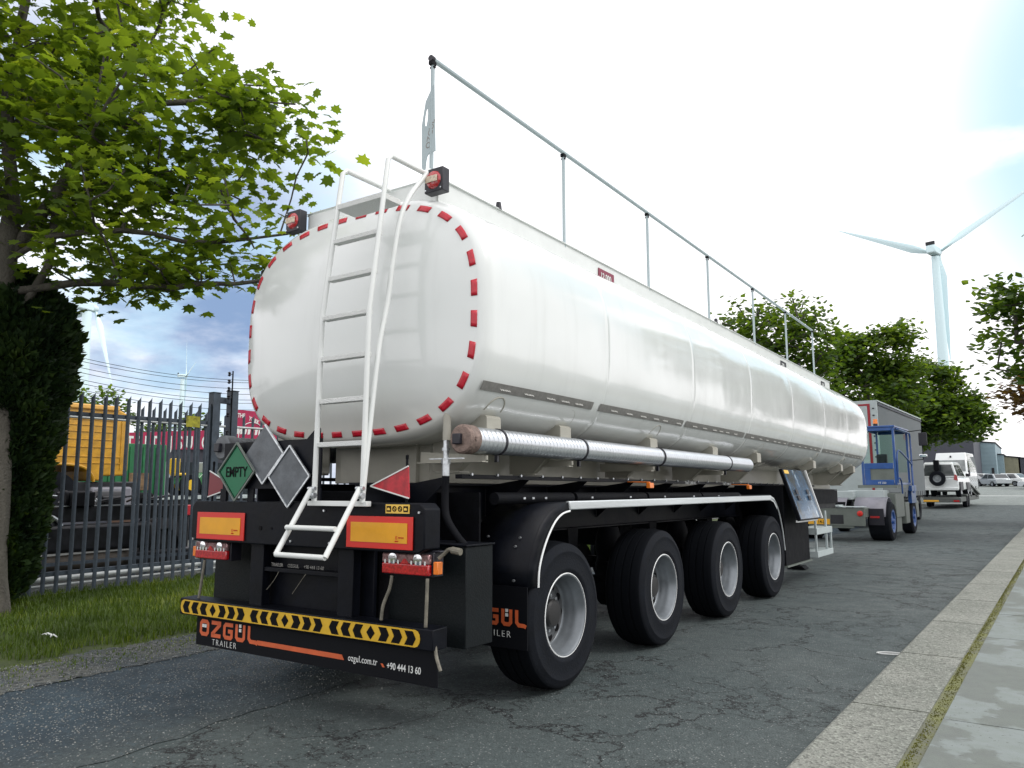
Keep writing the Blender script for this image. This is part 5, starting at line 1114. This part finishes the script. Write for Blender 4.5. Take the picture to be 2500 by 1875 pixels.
b.box(x0+.07, x1-.07, y0-.01, y0+.05, z1-.09, z1); b.box(x0+.07, x1-.07, y0-.01, y0+.05, 1.88, 2.04); b.box(x0+.07, x1-.07, y0-.01, y0+.05, z0, z0+.14); b.box(x0+.07, x0+.22, y0-.012, y0+.05, z0+.14, 1.88)
b.box(x0+.07, x1-.07, y1-.05, y1+.01, z1-.08, z1); 
cab = b.build('cab', m_blue, TT, bevel=.008)
b = MB(); b.box(x0-.02, x1+.02, y0-.03, y1+.05, z1+.001, z1+.05); b.build('roof', m_blue, cab, bevel=.01)
b = MB(); b.box(x0+.22, x1-.07, y0+.01, y0+.03, 1.58, 1.88); b.build('lower_panel', m_chgrey, cab)
b = MB(); b.box(x0+.07, x1-.07, y0+.015, y0+.021, 2.04, z1-.09); b.build('rear_window', m_glass, cab)
b = MB(); b.box(x0+.07, x1-.07, y1-.03, y1-.024, 1.8, z1-.08); b.build('windscreen', m_glass, cab)
b = MB(); b.box(x0+.3, x1-.3, y0+.5, y0+.62, 1.6, 2.3); b.box(x0+.3, x1-.3, y0+.5, y0+1.0, 1.6, 1.72); b.build('seat', m_plas, cab, bevel=.03)
text('YT 223', .07, m_wlet, cab, (.52, y0-.014, 1.475), 'rear', .001)
b = MB(); b.cyl((.52, 1.95, 3.07), (.52, 1.95, 3.14), .06, n=16); bcn = b.build('beacon_base', m_plas, cab); b = MB(); b.cyl((.52, 1.95, 3.14), (.52, 1.95, 3.27), .065, .055, 20); b.build('beacon', mat('orange beacon', (.9, .22, .01), .25, coat=.6), cab)
b = MB(); b.tube(smooth_path([(1.0, 1.9, 1.5), (1.02, 1.85, 1.9), (1.03, 1.85, 2.25), (1.05, 2.0, 2.38), (1.06, 2.6, 2.3), (1.06, 3.9, 2.05), (1.06, 3.95, 1.9), (1.06, 3.95, 1.2)], 5), .025, 8); b.build('grab_rail', m_blue, cab)
b = MB(); b.tube(smooth_path([(1.0, 2.0, 2.98), (1.06, 2.2, 2.97), (1.06, 3.7, 2.95), (1.06, 3.95, 2.9), (1.06, 4.0, 2.6), (1.06, 4.0, 1.2)], 5), .025, 8); b.build('grab_rail', m_blue, cab)
b = MB(); b.tube(smooth_path([(1.02, 1.9, 1.6), (1.05, 1.95, 1.62), (1.05, 2.15, 1.5), (1.05, 2.2, 1.2)], 4), .02, 8); b.build('grab_rail', m_blue, cab)
b = MB(); b.box(.98, 1.08, 3.6, 4.4, 1.25, 1.42); b.box(.9, 1.0, 4.0, 4.8, .9, 1.28); b.build('front_wing', m_blue, TT, bevel=.01)
b = MB(); b.tube([(1.0, 4.0, 3.0), (1.24, 5.0, 3.1)], .014, 6); b.tube([(1.0, 4.0, 2.15), (1.24, 5.0, 2.2)], .014, 6); b.tube([(1.24, 5.0, 3.1), (1.24, 5.0, 2.2)], .014, 6); ma = b.build('mirror_arm', m_black2, TT)
b = MB(); b.box(1.15, 1.38, 4.96, 5.04, 2.62, 3.02); b.build('mirror', m_plas, ma, bevel=.02)
b = MB(); b.box(1.14, 1.36, 4.94, 5.0, 2.26, 2.36); b.build('lower_mirror', m_chrome, ma, bevel=.02)

# ------------------------------------------------------------------ grey box lorry ahead
BL = thing('box_lorry', 'grey curtain-sided lorry parked ahead of the blue cab, red trim round its rear door', 'lorry', (-.02, 22.8, 0), rz=RZ)
b = MB(); b.box(-2.5, 0, .06, 9.3, .98, 4.18); b.build('curtain_body', m_curt, BL, bevel=.02)
b = MB(); b.box(-2.5, 0, -.02, .055, .98, 4.20); b.build('rear_frame', m_lgrey, BL, bevel=.01)
b = MB(); b.box(-.30, -.22, -.035, -.022, 1.1, 4.06); b.box(-2.28, -2.20, -.035, -.022, 1.1, 4.06); b.box(-2.28, -.22, -.036, -.0225, 4.06, 4.12); b.build('red_trim', mat('red trim', (.30, .01, .02), .5), BL)
b = MB(); b.box(-2.19, -.31, -.03, -.021, 1.1, 4.05); b.build('rear_door', m_lgrey, BL)
for i in range(13): b = MB(); z = 1.2+i*.23; b.box(-.15, -.09, -.045, -.021, z-.02, z+.02); b.build('hinge', m_dark, BL)
b = MB(); b.box(.001, .03, .06, 9.3, 4.08, 4.14); b.build('roof_rail', m_bwall, BL); b = MB(); b.box(-2.52, .02, -.02, 9.32, 4.19, 4.235); b.build('roof', m_lgrey, BL)
b = MB()
for i in range(15): y = .4+i*.6; b.prism([(y, .86), (y+.22, 1.16), (y+.26, 1.16), (y+.06, .86)], 0, .002, .014)
b.build('buckle_strap', m_dark, BL)
b = MB(); b.box(-2.3, -.1, .3, 9.2, .66, .90); b.box(-.15, -.05, 1.0, 6.3, .45, .66); b.build('chassis', m_chgrey, BL)
text('KEES', .42, mat('faded maroon print', (.22, .08, .09), .6), BL, (.004, 4.6, 3.15), 'right', .006, .9); text('TRANSPORT', .26, m_mudg, BL, (.004, 5.2, 2.72), 'right', .004, .9)
for y in (7.9, 2.4):
    for x in (-.22, -2.28): b = MB(); b.lathe([(.25, -.14), (.46, -.15), (.48, -.1), (.48, .1), (.46, .15), (.25, .14), (.2, .06), (.01, .08)], 32, 0, (x, y, .48)); b.build('wheel', m_tyre, BL)

# ------------------------------------------------------------------ generic road vehicles from a side profile
def vehicle(name, label, cat, loc, rz, prof, belt, gh, width, paint, wheels, wr, glass=None, group=None, tum=.12, windows=(), front=None, rear=None):
    """prof: closed lower body (y,z); gh: greenhouse polygon (y,z) bottom..; windows: list of (y,z) polygons on the sides"""
    V_ = thing(name, label, cat, loc, rz, group); hw = width/2
    b = MB(); b.prism(prof, 0, -hw, hw); bd_ = b.build('body', paint, V_, bevel=.05)
    b = MB(); zb = min(p[1] for p in gh); zt = max(p[1] for p in gh); n = len(gh); vs2 = []
    def off(z): return hw-.03-tum*(z-zb)/(zt-zb)
    for s_ in (-1, 1): vs2 += [(s_*off(z), y, z) for y, z in gh]
    b.add(vs2, [tuple(range(n))[::-1], tuple(range(n, 2*n))]+[(i, (i+1) % n, n+(i+1) % n, n+i) for i in range(n)]); rf = b.build('cabin', paint, V_, bevel=.05)
    for s_ in (-1, 1):
        for P in windows:
            b = MB(); b.add([(s_*(off(z)+.006), y, z) for y, z in P], [tuple(range(len(P)))]); o = b.build('side_window', m_wind, rf, recalc=False, smooth=0)
    for nm, seg_ in (('windscreen', front), ('rear_window', rear)):
        if not seg_: continue
        (ya, za_), (yb_, zb_) = seg_; b = MB(); d = Vector((0, zb_-za_, -(yb_-ya))).normalized()*.008
        if nm == 'rear_window': d = -d
        e1, e2 = off(za_)-.10, off(zb_)-.10; dy = d.y if abs(d.y) > 0 else 0
        b.add([(-e1, ya+d.y, za_+d.z), (e1, ya+d.y, za_+d.z), (e2, yb_+d.y, zb_+d.z), (-e2, yb_+d.y, zb_+d.z)], [(0, 1, 2, 3)]); b.build(nm, glass or m_wind, rf, recalc=False, smooth=0)
    for y in wheels:
        for s_ in (-1, 1):
            b = MB(); x = s_*(hw-.12); b.lathe([(wr*.6, -.11), (wr*.93, -.12), (wr, -.08), (wr, .08), (wr*.93, .12), (wr*.6, .11)], 28, 0, (x, y, wr)); wh = b.build('wheel', m_tyre, V_)
            b = MB(); b.lathe([(wr*.62, s_*.105), (wr*.62, s_*.125), (wr*.5, s_*.11), (wr*.2, s_*.09), (.01, s_*.10)], 24, 0, (x, y, wr)); b.build('rim', m_rim, wh)
    return V_
# transporter with the white off-roader and the white van on it
TR = thing('car_transporter', 'low twin-axle car transporter trailer with raised loading ramps', 'transporter', (-.62, 46.2, gz(46)), rz=RZ)
b = MB(); b.box(-1.15, 1.05, 0, 11.5, .38, .66); b.box(-1.2, 1.1, -.05, .12, .36, .62); b.build('bed', m_wood, TR, bevel=.02)
b = MB(); b.box(-1.13, -.02, -.07, -.055, .40, .50); b.build('number_plate', m_plate, TR)
for x in (-.9, .8, .95): b = MB(); b.box(x-.07, x+.07, -.07, -.055, .40, .50); b.build('tail_lamp', m_redl, TR)
for y in (3.6, 4.6):
    for x in (-1.0, .95): b = MB(); b.lathe([(.2, -.12), (.36, -.12), (.38, .0), (.36, .12), (.2, .12), (.01, .08)], 24, 0, (x, y, .38)); b.build('wheel', m_tyre, TR)
b = MB(); b.box(.86, 1.12, 3.0, 5.2, .68, .80); b.build('mudguard', m_wood, TR, bevel=.02)
for x in (.9,): b = MB(); b.beam((x, 5.4, 1.5), (x+.2, 9.8, .72), .35, .08); b.beam((x, 5.4, 1.3), (x+.2, 9.8, .60), .05, .12); b.build('ramp', m_wood, TR)
b = MB(); b.beam((.9, 2.2, 1.7), (.95, 6.0, 1.1), .03, .03); b.build('lashing_bar', m_lgrey, TR)
suv = vehicle('off_roader', 'white off-roader with a spare wheel on its tailgate, loaded on the car transporter', 'off-road car', (-.60, 46.4, gz(46)+.66), RZ-.03,
    [(0, .42), (.0, 1.0), (4.3, 1.02), (4.5, .8), (4.5, .42), (3.95, .36), (3.7, .62), (3.2, .62), (2.95, .36), (1.35, .36), (1.1, .64), (.6, .64), (.4, .38)], 1.0,
    [(.02, 1.0), (.12, 1.78), (.35, 1.86), (2.3, 1.86), (2.6, 1.80), (3.15, 1.02)], 1.86, m_carw, (.85, 3.45), .39, tum=.22,
    windows=[[(.22, 1.12), (.28, 1.68), (1.05, 1.70), (1.05, 1.12)], [(1.15, 1.12), (1.15, 1.70), (1.95, 1.70), (1.95, 1.12)], [(2.03, 1.12), (2.03, 1.70), (2.45, 1.68), (2.9, 1.12)]], rear=[(.035, 1.12), (.11, 1.70)])
suv.scale = (1.08, 1.08, 1.1)
b = MB(); b.lathe([(.2, -.36), (.26, -.37), (.385, -.36), (.40, -.26), (.385, -.13), (.2, -.12)], 36, 1, (-.02, .03, .98)); sw = b.build('spare_wheel', m_tyre, suv)
b = MB(); b.lathe([(.25, -.345), (.235, -.32), (.12, -.30), (.10, -.33), (.01, -.33)], 28, 1, (-.02, .03, .98)); b.build('rim', m_rim, sw)
for q in (1, -1):
    b = MB(); b.prism([(q*.72, .92), (q*.91, .86), (q*.90, 1.12), (q*.78, 1.20)], 1, -.03, -.008); b.build('tail_lamp', m_redl, suv)
b = MB(); b.box(-.93, .93, -.10, .05, .36, .52); b.build('bumper', m_carw, suv, bevel=.03)
b = MB(); b.box(-.16, .1, -.3, -.02, 1.42, 1.95); b.cyl((-.03, -.2, 1.35), (-.03, -.2, 1.75), .10); b.build('jack_stand', m_rub, suv, bevel=.03)
b = MB(); b.box(.94, .98, .3, 1.4, .36, .8); b.box(.94, .97, 2.9, 4.0, .36, .78); b.build('wheel_arch', m_plas, suv)
b = MB(); b.box(.94, 1.12, 2.75, 2.85, 1.08, 1.26); b.build('mirror', m_plas, suv, bevel=.03)
van = vehicle('van', 'white high-roof van facing backwards on the front of the car transporter', 'van', (-.42, 51.6, gz(52)+.55), RZ,
    [(.0, .5), (.02, 1.3), (.25, 1.60), (5.9, 1.65), (5.95, .4), (4.9, .35), (4.6, .7), (4.1, .7), (3.8, .35), (1.6, .35), (1.3, .72), (.8, .72), (.5, .35)], 1.2,
    [(.25, 1.58), (.85, 2.42), (1.2, 2.88), (5.9, 2.92), (5.95, 1.6)], 2.0, m_carw, (1.05, 4.35), .36, glass=m_wind2, tum=.12,
    windows=[[(.75, 1.7), (1.1, 2.3), (1.75, 2.35), (1.75, 1.68)]], rear=[(.30, 1.66), (.82, 2.39)])
b = MB(); b.box(.84, 1.06, .55, .75, 1.35, 1.72); b.build('mirror', m_plas, van, bevel=.03)
b = MB(); b.box(-.6, .6, -.03, -.005, .72, .98); b.build('grille', m_plas, van)
b = MB(); b.cyl((0, 1.0, 2.60), (0, .93, 2.64), .06, n=14); b.build('badge', m_plas, van)
b = MB(); b.add([(.95, 1.4, .5), (1.0, 6.3, .5), (.97, 6.35, 2.0), (.90, 5.9, 2.72), (.86, 1.6, 2.6)], [(0, 1, 2, 3, 4)]); b.build('side_panel', m_curt, van, recalc=False, smooth=0)

# ------------------------------------------------------------------ far sheds, parked cars, person
gb = gz(120)
def shed(label, cat_name, x0, x1, y0, y1, h, h2, m, ribs, door=None):
    s = thing(cat_name, label, 'shed', ((x0+x1)/2, y0, gb)); cx_ = (x0+x1)/2
    b = MB(); b.add([(x0-cx_, 0, -.5), (x1-cx_, 0, -.5), (x1-cx_, 0, h2), (x0-cx_, 0, h), (x0-cx_, y1-y0, -.5), (x1-cx_, y1-y0, -.5), (x1-cx_, y1-y0, h2), (x0-cx_, y1-y0, h)], [(0, 1, 2, 3), (7, 6, 5, 4), (0, 4, 5, 1), (1, 5, 6, 2), (2, 6, 7, 3), (3, 7, 4, 0)]); b.build('wall', m, s)
    b = MB(); b.add([(x0-cx_-.1, -.15, h+.01), (x1-cx_+.1, -.15, h2+.01), (x1-cx_+.1, -.15, h2+.16), (x0-cx_-.1, -.15, h+.16), (x0-cx_-.1, y1-y0, h+.01), (x1-cx_+.1, y1-y0, h2+.01), (x1-cx_+.1, y1-y0, h2+.16), (x0-cx_-.1, y1-y0, h+.16)], [(0, 1, 2, 3), (7, 6, 5, 4), (0, 4, 5, 1), (1, 5, 6, 2), (2, 6, 7, 3), (3, 7, 4, 0)]); b.build('roof', m_dark, s)
    if ribs:
        b = MB(); 
        for i in range(ribs): z = .4+i*(min(h, h2)-.5)/ribs; b.box(x0-cx_+.02, x1-cx_-.02, -.03, -.003, z, z+.04)
        b.build('cladding_rib', m, s)
    if door:
        b = MB(); b.box(door[0]-cx_, door[1]-cx_, -.06, -.002, 0, door[2]); b.build('door', m_dark, s)
    return s
shed('tall dark windowless shed behind the white van', 'shed', -16, -2.0, 104, 128, 5.9, 6.0, m_bwall, 0)
shed('pale blue-grey corrugated shed right of the tall dark shed', 'shed', -2.9, -.3, 118, 140, 5.9, 5.6, mat('blue grey cladding', (.26, .36, .40), .6, var=.1, vscale=.6), 9, (-.9, -.6, 2.3))
shed('low pale blue section joining the corrugated shed and the tan shed', 'shed', -.55, .45, 122, 140, 4.2, 4.1, mat('pale blue cladding', (.24, .32, .35), .6, var=.1), 6)
shed('low tan brick shed behind the parked cars', 'shed', .2, 2.3, 124, 142, 4.0, 3.7, mat('tan brick', (.24, .23, .16), .8, var=.15, vscale=2), 0)
shed('dark low shed at the right end of the row', 'shed', 2.1, 5.2, 124, 142, 3.7, 3.4, m_bwall, 0)
gh_ = MB(); gh_.box(5.4, 6.6, 96, 97, gz(96), gz(96)+1.1); tag(gh_.build('skip', m_grnp, bevel=.03), 'small green skip at the right edge beyond the parked cars', 'skip')
CARP = [(0, .35), (0, .85), (4.2, .82), (4.3, .6), (4.3, .35), (3.75, .28), (3.5, .55), (3.1, .55), (2.85, .28), (1.25, .28), (1.0, .55), (.6, .55), (.35, .3)]
CARG = [(.15, .84), (.75, 1.42), (2.3, 1.45), (3.2, .83)]
cars = [('silver parked car, nearest of the row in front of the far sheds', 1.05, 97, m_cars, .9), ('white parked van-like car right of the silver car', 3.1, 99, m_carw, 1.45), ('dark parked car half hidden behind the hi-vis worker', -1.2, 100, m_cardk, 1.6), ('white parked car behind the silver one, by the blue-grey shed', -.1, 103, m_carw, 1.5), ('pale parked car cut off by the right edge of the view', 6.4, 88, m_cars, 1.3)]
for lb, x, y, pm, rz in cars:
    c_ = vehicle('parked_car', lb, 'car', (x, y, gz(y)+.01), rz+RZ-.3, CARP, .8, CARG, 1.75, pm, (.8, 3.3), .31, group='cars parked by the far sheds', windows=[[(.55, .92), (.9, 1.36), (1.6, 1.37), (1.6, .92)], [(1.7, .92), (1.7, 1.37), (2.25, 1.36), (2.85, .92)]], rear=[(.27, .95), (.72, 1.38)], front=[(3.1, .92), (2.4, 1.4)])
# worker in hi-vis by the transporter
pe = thing('person', 'person in a yellow hi-vis jacket standing by the dark shed corner', 'person', (-1.05, 78, gz(78)))
def skin(name, pts, edges, rad, m, parent):
    me = bpy.data.meshes.new(name); me.from_pydata(pts, edges, []); me.materials.append(m); o = bpy.data.objects.new(name, me); COL.objects.link(o); o.parent = parent
    s = o.modifiers.new('skin', 'SKIN'); 
    for i, r_ in enumerate(rad): me.skin_vertices[0].data[i].radius = (r_, r_)
    me.skin_vertices[0].data[0].use_root = True
    sb = o.modifiers.new('sub', 'SUBSURF'); sb.levels = 1; sb.render_levels = 1; return o
def ensure_skin(me):
    bm = bmesh.new(); bm.from_mesh(me); bm.verts.layers.skin.verify(); bm.to_mesh(me); bm.free()
_old = bpy.data.meshes.new
def skin(name, pts, edges, rad, m, parent):
    me = bpy.data.meshes.new(name); me.from_pydata(pts, edges, []); bm = bmesh.new(); bm.from_mesh(me); bm.verts.ensure_lookup_table(); ly = bm.verts.layers.skin.verify()
    for i, r_ in enumerate(rad): bm.verts[i][ly].radius = (r_, r_); bm.verts[i][ly].use_root = i == 0
    bm.to_mesh(me); bm.free(); me.materials.append(m); o = bpy.data.objects.new(name, me); COL.objects.link(o); o.parent = parent
    o.modifiers.new('skin', 'SKIN'); sb = o.modifiers.new('sub', 'SUBSURF'); sb.levels = 1; sb.render_levels = 1; return o
m_skin = mat('skin', (.45, .28, .20), .6); m_hv = mat('hi-vis yellow', (.55, .75, .05), .6); m_trs = mat('dark trousers', (.02, .025, .04), .7)
skin('body', [(0, 0, .92), (0, 0, 1.15), (0, 0, 1.42), (0, 0, 1.52), (0, -.01, 1.66), (0, 0, 1.74), (.19, 0, 1.40), (.24, -.02, 1.14), (.24, -.10, .90), (.24, -.12, .80), (-.19, 0, 1.40), (-.24, .02, 1.14), (-.22, -.08, .90), (-.22, -.10, .80), (.10, 0, .86), (.11, -.02, .48), (.12, .02, .08), (.12, -.12, .04), (-.10, 0, .86), (-.12, .03, .48), (-.13, .05, .08), (-.13, -.09, .04)],
     [(0, 1), (1, 2), (2, 3), (3, 4), (4, 5), (2, 6), (6, 7), (7, 8), (8, 9), (2, 10), (10, 11), (11, 12), (12, 13), (0, 14), (14, 15), (15, 16), (16, 17), (0, 18), (18, 19), (19, 20), (20, 21)],
     [.15, .14, .15, .06, .10, .08, .07, .055, .04, .035, .07, .055, .04, .035, .10, .07, .05, .04, .10, .07, .05, .04], m_skin, pe)
skin('jacket', [(0, 0, .95), (0, 0, 1.18), (0, 0, 1.42), (.20, 0, 1.41), (.25, -.02, 1.14), (.25, -.09, .93), (-.20, 0, 1.41), (-.25, .02, 1.14), (-.23, -.07, .93)], [(0, 1), (1, 2), (2, 3), (3, 4), (4, 5), (2, 6), (6, 7), (7, 8)], [.18, .17, .17, .085, .07, .055, .085, .07, .055], m_hv, pe)
skin('trousers', [(0, 0, .93), (.10, 0, .86), (.11, -.02, .48), (.12, .02, .12), (-.10, 0, .86), (-.12, .03, .48), (-.13, .05, .12)], [(0, 1), (1, 2), (2, 3), (0, 4), (4, 5), (5, 6)], [.155, .115, .085, .07, .115, .085, .07], m_trs, pe)
# painted line where the side road crosses
ln = MB(); ln.add([(-20, 75.0, gz(75)+.012), (30, 75.0, gz(75)+.012), (30, 75.5, gz(75.5)+.012), (-20, 75.5, gz(75.5)+.012)], [(0, 1, 2, 3)]); tag(ln.build('road_line', m_wlet, recalc=False, smooth=0), kind='structure')
# small things on the ground
b = MB(); b.tube([(3.04+.10*cos(t), 2.55+.045*sin(t)+.03*cos(t), .012) for t in [2*pi*j/24 for j in range(24)]], .006, 6); tag(b.build('plastic_ring', m_wlet), 'thin white plastic strap ring lying in the gutter against the kerb', 'strap')
b = MB(); P = []
for i in range(9): P.append((-4.0+i*.035+random.uniform(-.01, .01), -1.2+random.uniform(-.02, .02), .06+random.uniform(-.01, .02)))
b.tube(P, [.003, .006, .009, .010, .008, .006, .008, .006, .003], 5); tag(b.build('litter', m_wlet), 'scrap of white litter on the grass verge', 'litter')
